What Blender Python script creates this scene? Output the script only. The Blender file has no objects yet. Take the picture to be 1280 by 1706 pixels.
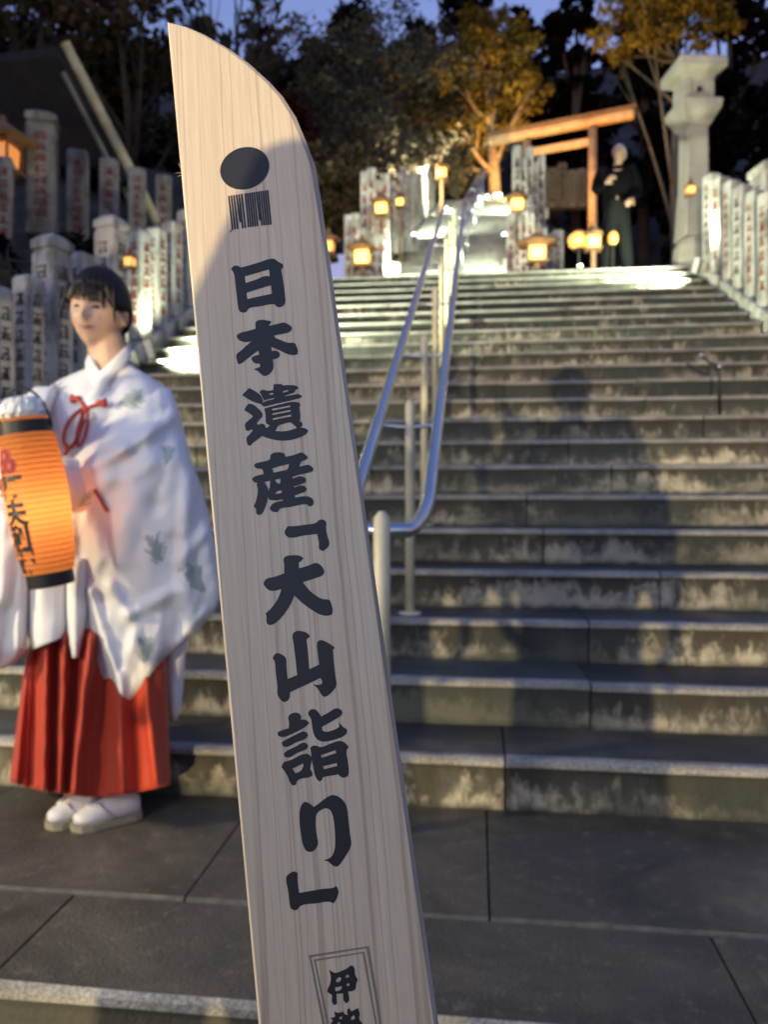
import bpy, bmesh, math, random
import numpy as np
from mathutils import Vector, Matrix, Euler

rnd = random.Random(7)
C = bpy.context.scene.collection
SC = bpy.context.scene

# ------------------------------------------------------------------ camera, sky, exposure
PSI = math.atan(0.121)               # the stair runs a little to the right of the line of sight
EYE = 0.941                          # lens height above the plaza
FPX, CX, HZ = 1282.0, 640.0, 830.0
RT = Vector((math.cos(PSI), math.sin(PSI), 0))
FW = Vector((-math.sin(PSI), math.cos(PSI), 0))
EYEP = Vector((0, 0, EYE))

cam_d = bpy.data.cameras.new('camera')
cam = bpy.data.objects.new('camera', cam_d)
C.objects.link(cam)
cam.location = EYEP
cam.rotation_euler = (math.pi/2, 0, PSI)
cam_d.sensor_width = 36
cam_d.sensor_fit = 'AUTO'
cam_d.lens = FPX*36/1706
cam_d.shift_y = (HZ-853)/1706
cam_d.clip_start = 0.02
cam_d.clip_end = 2000
cam_d.dof.use_dof = True
cam_d.dof.focus_distance = 0.435
cam_d.dof.aperture_fstop = 10.0
SC.camera = cam

world = bpy.data.worlds.new('World')
SC.world = world
world.use_nodes = True
wn = world.node_tree
wn.nodes.clear()
sky = wn.nodes.new('ShaderNodeTexSky')
sky.sky_type = 'NISHITA'
sky.sun_disc = False
sky.sun_elevation = math.radians(-1.7)
sky.sun_rotation = math.radians(200)
sky.air_density = 1.0
sky.dust_density = 0.2
sky.ozone_density = 2.3
bg = wn.nodes.new('ShaderNodeBackground')
bg.inputs['Strength'].default_value = 0.15
wo = wn.nodes.new('ShaderNodeOutputWorld')
wn.links.new(sky.outputs[0], bg.inputs[0])
wn.links.new(bg.outputs[0], wo.inputs[0])

SC.view_settings.view_transform = 'Standard'
SC.view_settings.look = 'None'
EXPO = 4.55
SC.view_settings.exposure = EXPO
LK = 1/2**EXPO                      # lamp powers below are given for exposure 0
SC.view_settings.gamma = 1
SC.view_settings.use_curve_mapping = False
SC.cycles.use_denoising = True
SC.cycles.sample_clamp_indirect = 4.0
SC.cycles.sample_clamp_direct = 0.0
SC.cycles.max_bounces = 6
SC.cycles.caustics_reflective = False
SC.cycles.caustics_refractive = False


def at(px, py, Y):
    """photo position at a given distance up the stair -> world point"""
    d = FW + RT*((px-CX)/FPX) + Vector((0, 0, (HZ-py)/FPX))
    return EYEP + d*(Y/d.y)


def light(name, kind, loc, power, col, parent=None, aim=None, size=0.1, cone=None, blend=0.3):
    d = bpy.data.lights.new(name, kind)
    d.energy = power*(LK if kind != 'SUN' else 1)
    d.color = col
    if kind == 'AREA':
        d.shape = 'DISK'
        d.size = size
    else:
        d.shadow_soft_size = size
    if kind == 'SPOT':
        d.spot_size = math.radians(cone or 90)
        d.spot_blend = blend
    o = bpy.data.objects.new(name, d)
    C.objects.link(o)
    o.location = loc
    if aim is not None:
        v = Vector(aim)-Vector(loc)
        o.rotation_euler = v.to_track_quat('-Z', 'Y').to_euler()
    if parent is not None:
        o.parent = parent
        o.matrix_parent_inverse = Matrix.Translation(-Vector(parent.location))
    return o


# faint last light of the evening from behind the viewer
sun = light('sun', 'SUN', (0, -5, 20), 0.001, (1, 0.9, 0.75))
sun.data.angle = math.radians(10)
sun.rotation_euler = (math.radians(80), 0, math.radians(-20))


# ------------------------------------------------------------------ helpers
class MB:
    def __init__(self):
        self.v, self.f, self.m = [], [], []

    def add(self, vs, fs, mat=0):
        b = len(self.v)
        self.v += [tuple(p) for p in vs]
        for f in fs:
            self.f.append(tuple(i+b for i in f))
            self.m.append(mat)

    def box(self, c, s, rot=None, mat=0, taper=1.0):
        x, y, z = s[0]/2, s[1]/2, s[2]/2
        t = taper
        vs = [(-x, -y, -z), (x, -y, -z), (x, y, -z), (-x, y, -z), (-x*t, -y*t, z), (x*t, -y*t, z), (x*t, y*t, z), (-x*t, y*t, z)]
        M = rot if rot is not None else Matrix.Identity(3)
        vs = [M @ Vector(p) + Vector(c) for p in vs]
        self.add(vs, [(3, 2, 1, 0), (4, 5, 6, 7), (0, 1, 5, 4), (1, 2, 6, 5), (2, 3, 7, 6), (3, 0, 4, 7)], mat)

    def loft(self, rings, cap=True, mat=0, closed=True):
        n = len(rings[0])
        vs = [p for r in rings for p in r]
        fs = []
        for i in range(len(rings)-1):
            for j in range(n if closed else n-1):
                k = (j+1) % n
                fs.append((i*n+j, i*n+k, (i+1)*n+k, (i+1)*n+j))
        if cap:
            fs.append(tuple(range(n-1, -1, -1)))
            fs.append(tuple((len(rings)-1)*n+j for j in range(n)))
        self.add(vs, fs, mat)

    def tube(self, pts, rad, n=10, mat=0, cap=True):
        pts = [Vector(p) for p in pts]
        if not hasattr(rad, '__len__'):
            rad = [rad]*len(pts)
        rings = []
        up = Vector((0, 0, 1))
        prev = None
        for i, p in enumerate(pts):
            t = (pts[min(i+1, len(pts)-1)]-pts[max(i-1, 0)]).normalized()
            if prev is None:
                a = up if abs(t.z) < 0.9 else Vector((1, 0, 0))
                s = t.cross(a).normalized()
            else:
                s = (prev - t*prev.dot(t)).normalized()
            prev = s
            b = t.cross(s)
            rings.append([p+(s*math.cos(2*math.pi*k/n)+b*math.sin(2*math.pi*k/n))*rad[i] for k in range(n)])
        self.loft(rings, cap, mat)

    def lathe(self, prof, c=(0, 0, 0), n=16, rot0=0.0, mat=0, M=None):
        rings = []
        for r, z in prof:
            ring = []
            for k in range(n):
                a = 2*math.pi*k/n+rot0
                p = Vector((r*math.cos(a), r*math.sin(a), z))
                if M is not None:
                    p = M @ p
                ring.append(p+Vector(c))
            rings.append(ring)
        self.loft(rings, True, mat)

    def ellipsoid(self, c, r, n=14, m=10, M=None, mat=0):
        rings = []
        for i in range(m+1):
            t = math.pi*(i/m)
            t = min(max(t, 0.02), math.pi-0.02)
            ring = []
            for k in range(n):
                a = 2*math.pi*k/n
                p = Vector((r[0]*math.sin(t)*math.cos(a), r[1]*math.sin(t)*math.sin(a), -r[2]*math.cos(t)))
                if M is not None:
                    p = M @ p
                ring.append(p+Vector(c))
            rings.append(ring)
        self.loft(rings, True, mat)

    def build(self, name, mats, parent=None, smooth=False, loc=None, rotz=None):
        me = bpy.data.meshes.new(name)
        me.from_pydata(self.v, [], self.f)
        if not isinstance(mats, (list, tuple)):
            mats = [mats]
        for m in mats:
            me.materials.append(m)
        if len(mats) > 1:
            me.polygons.foreach_set('material_index', self.m)
        if smooth:
            me.polygons.foreach_set('use_smooth', [True]*len(me.polygons))
        me.update()
        o = bpy.data.objects.new(name, me)
        C.objects.link(o)
        if loc is not None:
            o.location = loc
        if rotz is not None:
            o.rotation_euler = (0, 0, rotz)
        if parent is not None:
            o.parent = parent
        return o


def tag(o, label=None, cat=None, group=None, kind=None):
    if label:
        o['label'] = label
    if cat:
        o['category'] = cat
    if group:
        o['group'] = group
    if kind:
        o['kind'] = kind
    return o


def empty(name, loc, rz=0.0):
    o = bpy.data.objects.new(name, None)
    C.objects.link(o)
    o.location = loc
    o.rotation_euler = (0, 0, rz)
    o.empty_display_size = 0.1
    return o


def bevel(o, w, seg=2):
    m = o.modifiers.new('bevel', 'BEVEL')
    m.width = w
    m.segments = seg
    m.limit_method = 'ANGLE'
    return o


# ------------------------------------------------------------------ materials
class NT:
    def __init__(self, name):
        self.mat = bpy.data.materials.new(name)
        self.mat.use_nodes = True
        self.t = self.mat.node_tree
        self.b = self.t.nodes['Principled BSDF']

    def n(self, typ, **kw):
        nd = self.t.nodes.new(typ)
        for k, v in kw.items():
            if k in nd.inputs.keys():
                nd.inputs[k].default_value = v
            else:
                setattr(nd, k, v)
        return nd

    def l(self, a, b):
        self.t.links.new(a, b)

    def coords(self, scale=(1, 1, 1), kind='Object'):
        mp = self.n('ShaderNodeMapping')
        mp.inputs['Scale'].default_value = scale
        if kind == 'World':
            self.l(self.n('ShaderNodeNewGeometry').outputs['Position'], mp.inputs['Vector'])
        else:
            self.l(self.n('ShaderNodeTexCoord').outputs[kind], mp.inputs['Vector'])
        return mp.outputs[0]

    def noise(self, vec, scale, detail=4, rough=0.55, dist=0.0):
        nd = self.n('ShaderNodeTexNoise')
        nd.inputs['Scale'].default_value = scale
        nd.inputs['Detail'].default_value = detail
        nd.inputs['Roughness'].default_value = rough
        nd.inputs['Distortion'].default_value = dist
        self.l(vec, nd.inputs['Vector'])
        return nd.outputs['Fac']

    def ramp(self, fac, stops, interp='LINEAR'):
        r = self.n('ShaderNodeValToRGB')
        r.color_ramp.interpolation = interp
        e = r.color_ramp.elements
        while len(e) < len(stops):
            e.new(0.5)
        for i, (p, c) in enumerate(stops):
            e[i].position = p
            if not hasattr(c, '__len__'):
                c = (c, c, c)
            e[i].color = (c[0], c[1], c[2], 1)
        self.l(fac, r.inputs[0])
        return r.outputs[0]

    def mix(self, fac, a, b, mode='MIX'):
        m = self.n('ShaderNodeMix', data_type='RGBA', blend_type=mode)
        for sock, val in ((m.inputs[0], fac), (m.inputs[6], a), (m.inputs[7], b)):
            if hasattr(val, 'is_linked') or hasattr(val, 'links'):
                self.l(val, sock)
            elif hasattr(val, '__len__'):
                sock.default_value = (val[0], val[1], val[2], 1)
            else:
                sock.default_value = val
        return m.outputs[2]

    def math(self, op, a, b=0.0):
        m = self.n('ShaderNodeMath', operation=op)
        for s, v in ((m.inputs[0], a), (m.inputs[1], b)):
            if hasattr(v, 'links'):
                self.l(v, s)
            else:
                s.default_value = v
        return m.outputs[0]

    def bump(self, h, strength=0.3, dist=0.01):
        b = self.n('ShaderNodeBump')
        b.inputs['Strength'].default_value = strength
        b.inputs['Distance'].default_value = dist
        self.l(h, b.inputs['Height'])
        self.l(b.outputs[0], self.b.inputs['Normal'])

    def color(self, c):
        s = self.b.inputs['Base Color']
        if hasattr(c, 'links'):
            self.l(c, s)
        else:
            s.default_value = (c[0], c[1], c[2], 1)

    def set(self, **kw):
        for k, v in kw.items():
            k = k.replace('_', ' ')
            if hasattr(v, 'links'):
                self.l(v, self.b.inputs[k])
            else:
                self.b.inputs[k].default_value = v


def plain(name, col, rough=0.6, metal=0.0, bump=None, var=0.0, vscale=6.0):
    m = NT(name)
    v = m.coords()
    if var:
        f = m.noise(v, vscale)
        m.color(m.ramp(f, [(0.3, [c*(1-var) for c in col]), (0.7, [min(1, c*(1+var)) for c in col])]))
    else:
        m.color(col)
    m.set(Roughness=rough, Metallic=metal)
    if bump:
        m.bump(m.noise(v, bump[0], 5), bump[1], bump[2])
    return m.mat


def granite(name, lo, hi, speck=0.35, rough=0.75, scale=3.0, bump=0.25, dirt=None):
    m = NT(name)
    v = m.coords((1, 1, 1), 'World')
    big = m.noise(v, scale, 5, 0.6)
    base = m.ramp(big, [(0.3, lo), (0.7, hi)])
    fine = m.noise(v, 160, 2, 0.7)
    base = m.mix(speck, base, m.ramp(fine, [(0.35, 0.12), (0.65, 0.9)]), 'OVERLAY')
    if dirt:
        d = m.noise(m.coords((5, 5, 1.4), 'World'), 1.9, 6, 0.68)
        base = m.mix(m.ramp(d, [(0.46, 0.0), (0.64, 0.85)]), base, dirt)
    m.color(base)
    m.set(Roughness=rough)
    h = m.math('ADD', m.noise(v, 70, 3), m.noise(v, 9, 3))
    m.bump(h, bump, 0.006)
    return m.mat


def emissive(name, col, strength):
    m = NT(name)
    m.color(col)
    m.b.inputs['Emission Color'].default_value = (col[0], col[1], col[2], 1)
    m.b.inputs['Emission Strength'].default_value = strength*LK
    return m.mat


def riser_mat():
    m = NT('stained_riser_painted_light')
    W = 'World'
    v = m.coords((1, 1, 1), W)
    drip = m.noise(m.coords((7.0, 3.1, 2.0), W), 1.6, 7, 0.68, 0.5)
    base = m.ramp(m.noise(v, 5.0, 6), [(0.3, (0.045, 0.044, 0.038)), (0.7, (0.15, 0.145, 0.12))])
    sep = m.n('ShaderNodeSeparateXYZ')
    m.l(m.coords(), sep.inputs[0])
    zz = m.math('DIVIDE', sep.outputs['Z'], 0.16)
    # brown wash under the nosing, painted patches of lamplight lower down, both broken up by the drips
    w = m.math('ADD', m.math('MULTIPLY', zz, 0.50), m.math('MULTIPLY', drip, 0.95))
    c1 = m.mix(m.ramp(w, [(0.58, 0.0), (0.86, 1.0)]), base, (0.042, 0.036, 0.026))
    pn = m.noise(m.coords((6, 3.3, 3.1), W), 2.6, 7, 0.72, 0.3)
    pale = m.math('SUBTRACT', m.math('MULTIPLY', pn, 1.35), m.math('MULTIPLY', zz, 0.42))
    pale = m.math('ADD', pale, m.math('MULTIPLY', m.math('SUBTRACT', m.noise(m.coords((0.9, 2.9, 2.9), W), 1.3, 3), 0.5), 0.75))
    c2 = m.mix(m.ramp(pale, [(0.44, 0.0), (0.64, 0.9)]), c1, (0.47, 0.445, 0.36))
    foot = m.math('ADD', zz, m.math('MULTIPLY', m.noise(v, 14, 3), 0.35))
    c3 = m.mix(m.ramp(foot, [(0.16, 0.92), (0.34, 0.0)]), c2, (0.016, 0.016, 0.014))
    big = m.noise(m.coords((1.1, 2.3, 2.3), W), 1.2, 4, 0.6)
    c4 = m.mix(m.ramp(big, [(0.44, 0.88), (0.60, 0.0)]), c3, (0.030, 0.040, 0.036))  # broad dark patches painted in to deepen the shadow on the stair
    c4 = m.mix(1.0, c4, m.ramp(m.n('ShaderNodeObjectInfo').outputs['Random'], [(0.0, (0.62, 0.62, 0.64)), (1.0, (1.25, 1.2, 1.1))]), 'MULTIPLY')
    m.color(c4)
    m.set(Roughness=0.8)
    m.bump(m.math('ADD', m.noise(v, 60, 4), drip), 0.6, 0.008)
    return m.mat


def tread_mat():
    m = NT('worn_dark_tread')
    v = m.coords((1, 1, 1), 'World')
    base = m.ramp(m.noise(v, 2.1, 7, 0.68), [(0.28, (0.028, 0.028, 0.026)), (0.5, (0.058, 0.056, 0.050)), (0.74, (0.13, 0.122, 0.10))])
    base = m.mix(0.35, base, m.ramp(m.noise(v, 150, 2, 0.7), [(0.35, 0.2), (0.65, 0.85)]), 'OVERLAY')
    base = m.mix(1.0, base, m.ramp(m.n('ShaderNodeObjectInfo').outputs['Random'], [(0.0, 0.7), (1.0, 1.35)]), 'MULTIPLY')
    m.color(base)
    m.l(m.ramp(m.noise(v, 1.7, 4), [(0.35, 0.45), (0.65, 0.8)]), m.b.inputs['Roughness'])
    m.bump(m.math('ADD', m.noise(v, 90, 3), m.noise(v, 7, 4)), 0.45, 0.006)
    return m.mat


def slab_mat():
    m = NT('dark_paving_slab')
    v = m.coords((1, 1, 1), 'World')
    n1 = m.noise(v, 1.7, 8, 0.66, 0.8)
    base = m.ramp(n1, [(0.30, (0.026, 0.026, 0.025)), (0.48, (0.058, 0.055, 0.048)), (0.60, (0.085, 0.079, 0.067)), (0.74, (0.17, 0.15, 0.12))])
    n2 = m.noise(v, 22, 4, 0.7)
    base = m.mix(m.ramp(n2, [(0.56, 0.0), (0.72, 0.55)]), base, (0.18, 0.17, 0.15))
    base = m.mix(0.35, base, m.ramp(m.noise(v, 190, 2, 0.75), [(0.35, 0.2), (0.65, 0.85)]), 'OVERLAY')
    base = m.mix(1.0, base, m.ramp(m.n('ShaderNodeObjectInfo').outputs['Random'], [(0.0, (0.7, 0.71, 0.74)), (1.0, (1.35, 1.28, 1.15))]), 'MULTIPLY')
    m.color(base)
    m.l(m.ramp(m.noise(v, 2.3, 5), [(0.35, 0.40), (0.65, 0.8)]), m.b.inputs['Roughness'])
    m.bump(m.math('ADD', m.noise(v, 120, 4), m.noise(v, 8, 6)), 0.55, 0.006)
    return m.mat


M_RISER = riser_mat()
M_TREAD = tread_mat()
M_SLAB = slab_mat()
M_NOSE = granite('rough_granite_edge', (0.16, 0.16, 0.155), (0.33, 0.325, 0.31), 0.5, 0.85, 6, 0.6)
M_JOINT = plain('dark_joint_mortar', (0.06, 0.057, 0.05), 0.95, bump=(60, 0.5, 0.004))
M_POST = granite('pale_granite_post', (0.31, 0.305, 0.285), (0.50, 0.49, 0.455), 0.35, 0.8, 2.5, 0.3, (0.10, 0.09, 0.07))
M_POSTOLD = granite('brown_weathered_post', (0.13, 0.115, 0.095), (0.27, 0.25, 0.22), 0.35, 0.85, 3.5, 0.4, (0.05, 0.042, 0.032))
M_GRAY = granite('grey_granite', (0.22, 0.22, 0.22), (0.34, 0.34, 0.33), 0.3, 0.85, 2.0, 0.3)
M_DARKSTONE = granite('mossy_dark_stone', (0.04, 0.042, 0.034), (0.10, 0.10, 0.085), 0.3, 0.9, 1.6, 0.6)
M_RED = plain('red_paint_in_carving', (0.30, 0.035, 0.03), 0.7, var=0.3, vscale=30)
M_BLACKINK = plain('dark_paint_in_carving', (0.06, 0.04, 0.035), 0.7, var=0.3, vscale=30)
M_STEEL = plain('brushed_stainless_steel', (0.62, 0.64, 0.68), 0.28, 1.0)
M_LED = emissive('led_lens', (0.95, 1.0, 0.74), 14)
M_BLACKMETAL = plain('black_metal', (0.02, 0.02, 0.022), 0.45, 0.3)
M_SOIL = plain('dark_soil', (0.012, 0.010, 0.008), 0.95, bump=(3, 0.7, 0.1), var=0.4, vscale=0.8)
M_TORII = plain('orange_lit_cypress', (0.42, 0.26, 0.13), 0.6, var=0.25, vscale=9)
M_DARKWOOD = plain('weathered_brown_wood', (0.16, 0.085, 0.04), 0.7, var=0.35, vscale=12, bump=(40, 0.3, 0.003))
M_LAMP = emissive('lit_paper_pane', (1.0, 0.50, 0.10), 4.0)
M_LAMPDIM = emissive('dim_lit_paper_pane', (1.0, 0.42, 0.10), 1.6)
M_LEDSMALL = emissive('small_led_lens', (0.9, 1.0, 0.85), 10)

# ------------------------------------------------------------------ ground and paving
ground = MB()
ground.add([(-300, -300, -0.66), (300, -300, -0.66), (300, 300, -0.66), (-300, 300, -0.66)], [(0, 1, 2, 3)])
tag(ground.build('ground', M_SOIL), kind='structure')


def slab(x0, x1, y0, y1, ztop, th, mats, parent, nose=False, rr=rnd):
    """one paving stone: slightly uneven chamfered block, local origin at its corner"""
    mb = MB()
    g = 0.0028
    w, d = x1-x0-2*g, y1-y0-2*g
    c = 0.008
    nx = max(2, int(w/0.3))
    rings = []
    for i in range(nx+1):
        x = w*i/nx
        j = [rr.uniform(-0.0025, 0.0025) for _ in range(4)]
        if nose:
            prof = [(0, -th), (0+j[0], -0.030), (-0.010+j[1], -0.026), (-0.011+j[1], -0.009), (0.004+j[2], 0.0), (d-c, j[3]*0.4), (d, -c), (d, -th)]
        else:
            prof = [(0, -th), (0+j[0]*0.4, -0.03), (0+j[0]*0.4, -0.02), (0+j[0]*0.4, -c), (c+j[2]*0.4, j[3]*0.4), (d-c, j[3]*0.4), (d, -c), (d, -th)]
        rings.append([Vector((x, p[0], p[1])) for p in prof])
    b = len(mb.v)
    n = 8
    matrow = [0, 2, 2, 3, 2, 3, 2, 0]
    if nose:
        matrow = [0, 1, 1, 1, 2, 2, 2, 0]
    mb.v += [tuple(p) for r in rings for p in r]
    for i in range(nx):
        for k in range(n):
            k2 = (k+1) % n
            mb.f.append((i*n+k, (i+1)*n+k, (i+1)*n+k2, i*n+k2))
            mb.m.append(matrow[k])
    mb.f.append(tuple(range(n)))
    mb.m.append(0)
    mb.f.append(tuple(nx*n+k for k in range(n-1, -1, -1)))
    mb.m.append(0)
    return mb.build('paving_stone', mats, parent, loc=(x0+g, y0+g, ztop))


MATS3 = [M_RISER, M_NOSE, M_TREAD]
plaza = empty('pavement', (0, 0, 0))
tag(plaza, kind='structure')
bed = MB()
bed.box((0, 1.90, -0.33), (14, 0.95, 0.62))
bed.build('mortar_bed', M_JOINT, plaza)
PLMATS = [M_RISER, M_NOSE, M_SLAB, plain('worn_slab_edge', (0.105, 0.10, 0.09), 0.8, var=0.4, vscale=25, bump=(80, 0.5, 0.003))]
xs = [-4.1, -3.3, -2.45, -1.55, -0.95, -0.30, 0.498, 1.25, 2.1, 2.9, 3.7]
for a, b in zip(xs, xs[1:]):
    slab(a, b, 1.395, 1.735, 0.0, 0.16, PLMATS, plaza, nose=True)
xs = [-4.1, -3.2, -2.3, -1.5, -0.684, 0.028, 0.95, 1.8, 2.7, 3.7]
for a, b in zip(xs, xs[1:]):
    slab(a, b, 1.735, 2.40, 0.0, 0.14, PLMATS, plaza)
# the steps below the plaza on which the viewer stands
for k in range(1, 4):
    xs = [-3.8+0.35*(k % 2)+0.9*i for i in range(9)]
    for a, b in zip(xs, xs[1:]):
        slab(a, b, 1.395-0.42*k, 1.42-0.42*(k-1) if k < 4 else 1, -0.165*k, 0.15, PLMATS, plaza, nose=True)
xs = [-4+0.95*i for i in range(9)]
for j in range(4):
    for a, b in zip(xs, xs[1:]):
        slab(a, b, 0.14-0.9*(j+1), 0.13-0.9*j, -0.50, 0.12, PLMATS, plaza)

# ------------------------------------------------------------------ the big stone stair
RISE, RUN, Y0, NST = 0.16, 0.311, 2.345, 22
XL, XR = -2.78, 2.34


def stair_z(Y):
    return RISE + (Y-Y0)/RUN*RISE


def step_stone(L, d, rr):
    mb = MB()
    nx = max(2, int(L/0.09))
    th = RISE+0.01
    rings = []
    for i in range(nx+1):
        x = L*i/nx
        j = [rr.uniform(-0.004, 0.004) for _ in range(4)]
        if rr.random() < 0.06:
            j[1] += rr.uniform(0.004, 0.010)
        prof = [(0.004, 0), (0.004+j[0], RISE-0.026), (-0.012+j[1], RISE-0.024), (-0.013+j[1], RISE-0.008), (0.003+j[2], RISE), (0.03, RISE+j[3]*0.3), (d, RISE), (d, 0)]
        rings.append([Vector((x, p[0], p[1])) for p in prof])
    n = 8
    mr = [0, 1, 1, 1, 1, 2, 0, 0]
    mb.v = [tuple(p) for r in rings for p in r]
    for i in range(nx):
        for k in range(n):
            k2 = (k+1) % n
            mb.f.append((i*n+k, (i+1)*n+k, (i+1)*n+k2, i*n+k2))
            mb.m.append(mr[k])
    mb.f.append(tuple(range(n)))
    mb.m.append(0)
    mb.f.append(tuple(nx*n+k for k in range(n-1, -1, -1)))
    mb.m.append(0)
    return mb


stair = empty('stone_stairs', (0, Y0, 0))
tag(stair, kind='structure')
for k in range(NST):
    cuts = [XL]
    x = XL + rnd.uniform(0.5, 1.2)
    while x < XR-0.45:
        cuts.append(x)
        x += rnd.uniform(0.85, 1.35)
    if k == 1:
        cuts = [XL, -1.6, -0.55, 0.38, 1.35]
    cuts.append(XR)
    for a, b in zip(cuts, cuts[1:]):
        g = 0.003
        d = RUN+0.05 if k < NST-1 else 1.25
        mb = step_stone(b-a-2*g, d, rnd)
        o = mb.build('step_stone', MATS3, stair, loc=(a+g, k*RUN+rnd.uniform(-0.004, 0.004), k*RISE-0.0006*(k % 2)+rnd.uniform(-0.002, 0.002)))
        o.rotation_euler = (0, 0, rnd.uniform(-0.002, 0.002))
core = MB()
n = NST
pts = []
for k in range(n):
    core.box(((XL+XR)/2, k*RUN+0.2+(n*RUN-k*RUN)/2, k*RISE+0.06-0.02), (XR-XL-0.02, n*RUN-k*RUN, 0.15))
core.build('stair_core', M_JOINT, stair)
LAND = NST*RISE            # 3.52
YL = Y0+(NST-1)*RUN        # 8.876

landing = MB()
landing.box((0, 11.3, LAND-0.28), (9, 3.4, 0.5))
tag(landing.build('landing', M_GRAY), kind='structure')

# ------------------------------------------------------------------ upper flight
UY, UX, UN = 10.3, -0.45, 32
UROT = -math.radians(3.0)
upper = empty('upper_stairs', (UX, UY, LAND), UROT)
tag(upper, kind='structure')
for k in range(UN):
    for a, b in ((-1.02, 0.03), (0.03, 1.02)):
        L = b-a-0.006
        mb = step_stone(L, RUN+0.05, rnd)
        mb.build('step_stone', [M_GRAY, M_NOSE, M_GRAY], upper, loc=(a+0.003, k*RUN, k*RISE))
core = MB()
for k in range(UN):
    core.box((0, k*RUN+0.2+(UN*RUN-k*RUN)/2, k*RISE+0.05), (2.0, UN*RUN-k*RUN, 0.14))
core.build('stair_core', M_JOINT, upper)


def up_pt(x, yy, z):
    """point beside the upper flight: x across, yy along, z above the nosing line"""
    c, s = math.cos(UROT), math.sin(UROT)
    return Vector((UX+x*c-yy*s, UY+x*s+yy*c, LAND+RISE+yy/RUN*RISE+z))


# ------------------------------------------------------------------ hillside
def terrain(name, x0, x1, y0, y1, fn, nx, ny, mat):
    vs, fs = [], []
    for j in range(ny+1):
        for i in range(nx+1):
            x = x0+(x1-x0)*i/nx
            y = y0+(y1-y0)*j/ny
            vs.append((x, y, fn(x, y)))
    for j in range(ny):
        for i in range(nx):
            a = j*(nx+1)+i
            fs.append((a, a+1, a+nx+2, a+nx+1))
    mb = MB()
    mb.add(vs, fs)
    return tag(mb.build(name, mat, smooth=True), kind='structure')


from mathutils import noise as mnoise


def hill_z(x, y):
    n = mnoise.noise(Vector((x*0.35, y*0.35, 0)))*0.35
    if y < 12:
        z = stair_z(y)-0.2
    else:
        z = stair_z(12)-0.2+(y-12)*0.40+max(0, y-22)*0.25
    if x > 2:
        z = min(z, LAND-0.1+max(0, y-12.5)*0.33+max(0, y-22)*0.35)
    return z+n*min(1, max(0, abs(x)-2.6))


terrain('hillside', -40, -2.95, 1.2, 70, lambda x, y: hill_z(x, y)-0.25+min(1.6, max(0, -3.6-x)*0.9) if y > 2.2 else -0.2, 40, 60, M_SOIL)
terrain('hillside', 2.55, 40, 1.2, 70, lambda x, y: hill_z(x, y)-0.25 if y > 2.2 else -0.2, 40, 60, M_SOIL)
terrain('hillside', -2.95, 2.55, 12.9, 70, lambda x, y: hill_z(x, y)-1.1 + (0.9 if abs(x+0.45) > 1.2 else 0.0) if y < 21 else hill_z(x, y)-0.4, 24, 60, M_SOIL)


# ------------------------------------------------------------------ stone fences of donor posts


def glyphs(mb, org, ux, uz, w, rows, rr, nrm):
    """a column of brush-like carved signs: little raised strokes on a face"""
    org, ux, uz, nrm = Vector(org), Vector(ux), Vector(uz), Vector(nrm)

    def bar(x0, z0, x1, z1, t):
        a = org+ux*x0+uz*z0+nrm*0.0015
        b = org+ux*x1+uz*z1+nrm*0.0015
        d = (b-a).normalized()
        s = d.cross(nrm).normalized()*t/2
        mb.add([a-s, b-s, b+s, a+s], [(0, 1, 2, 3)])
        mb.add([a-s+nrm*0.002, b-s+nrm*0.002, b+s+nrm*0.002, a+s+nrm*0.002], [(0, 1, 2, 3), (3, 2, 1, 0)])
    for (zc, h) in rows:
        t = h*0.11
        nb = rr.choice([2, 3, 3])
        for i in range(nb):
            z = zc+h*(0.38-0.76*i/(nb-1)) if nb > 1 else zc
            ww = w*rr.uniform(0.3, 0.5)
            bar(-ww, z-0.02*h, ww, z+0.03*h, t)
        for i in range(rr.choice([1, 2])):
            x = w*rr.uniform(-0.3, 0.3)
            bar(x, zc-h*0.45, x+0.02*h, zc+h*0.42, t)
        bar(-w*0.1, zc, -w*0.45, zc-h*0.42, t)
        bar(w*0.1, zc, w*0.45, zc-h*0.42, t)


def post_mesh(w, h, style):
    mb = MB()
    a = w/2
    c = w*0.06
    sec = [(-a+c, -a), (a-c, -a), (a, -a+c), (a, a-c), (a-c, a), (-a+c, a), (-a, a-c), (-a, -a+c)]

    def ring(z, s=1.0):
        return [Vector((x*s, y*s, z)) for x, y in sec]
    if style == 'cap':
        rings = [ring(0), ring(h*0.88), ring(h*0.885, 0.9), ring(h*0.905, 0.9), ring(h*0.91, 1.06), ring(h*0.96, 1.06), ring(h, 0.55)]
    else:
        rings = [ring(0), ring(h-w*0.28), ring(h-w*0.12, 0.82), ring(h, 0.25)]
    mb.loft(rings)
    return mb


def fence_post(parent, loc, w, h, rotz, ink, rr, style='point', faces=('front', 'side'), mat=None, side=1, nchar=None):
    o = post_mesh(w, h, style).build('fence_post', mat or M_POST, parent, loc=loc, rotz=rotz)
    g = MB()
    nchar = nchar or rr.choice([5, 6, 6, 7, 8])
    top = h*(0.82 if style == 'cap' else 0.88)
    hh = (top-h*0.12)/nchar
    rows = [(top-hh*(i+0.5), hh*0.72) for i in range(nchar)]
    a = w/2
    if 'front' in faces:
        glyphs(g, (0, -a, 0), (1, 0, 0), (0, 0, 1), w*0.5, rows, rr, (0, -1, 0))
    if 'side' in faces:
        glyphs(g, (a*side, 0, 0), (0, side, 0), (0, 0, 1), w*0.5, rows, rr, (side, 0, 0))
    tag(g.build('inscription', ink, o), kind='stuff')
    return o


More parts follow.
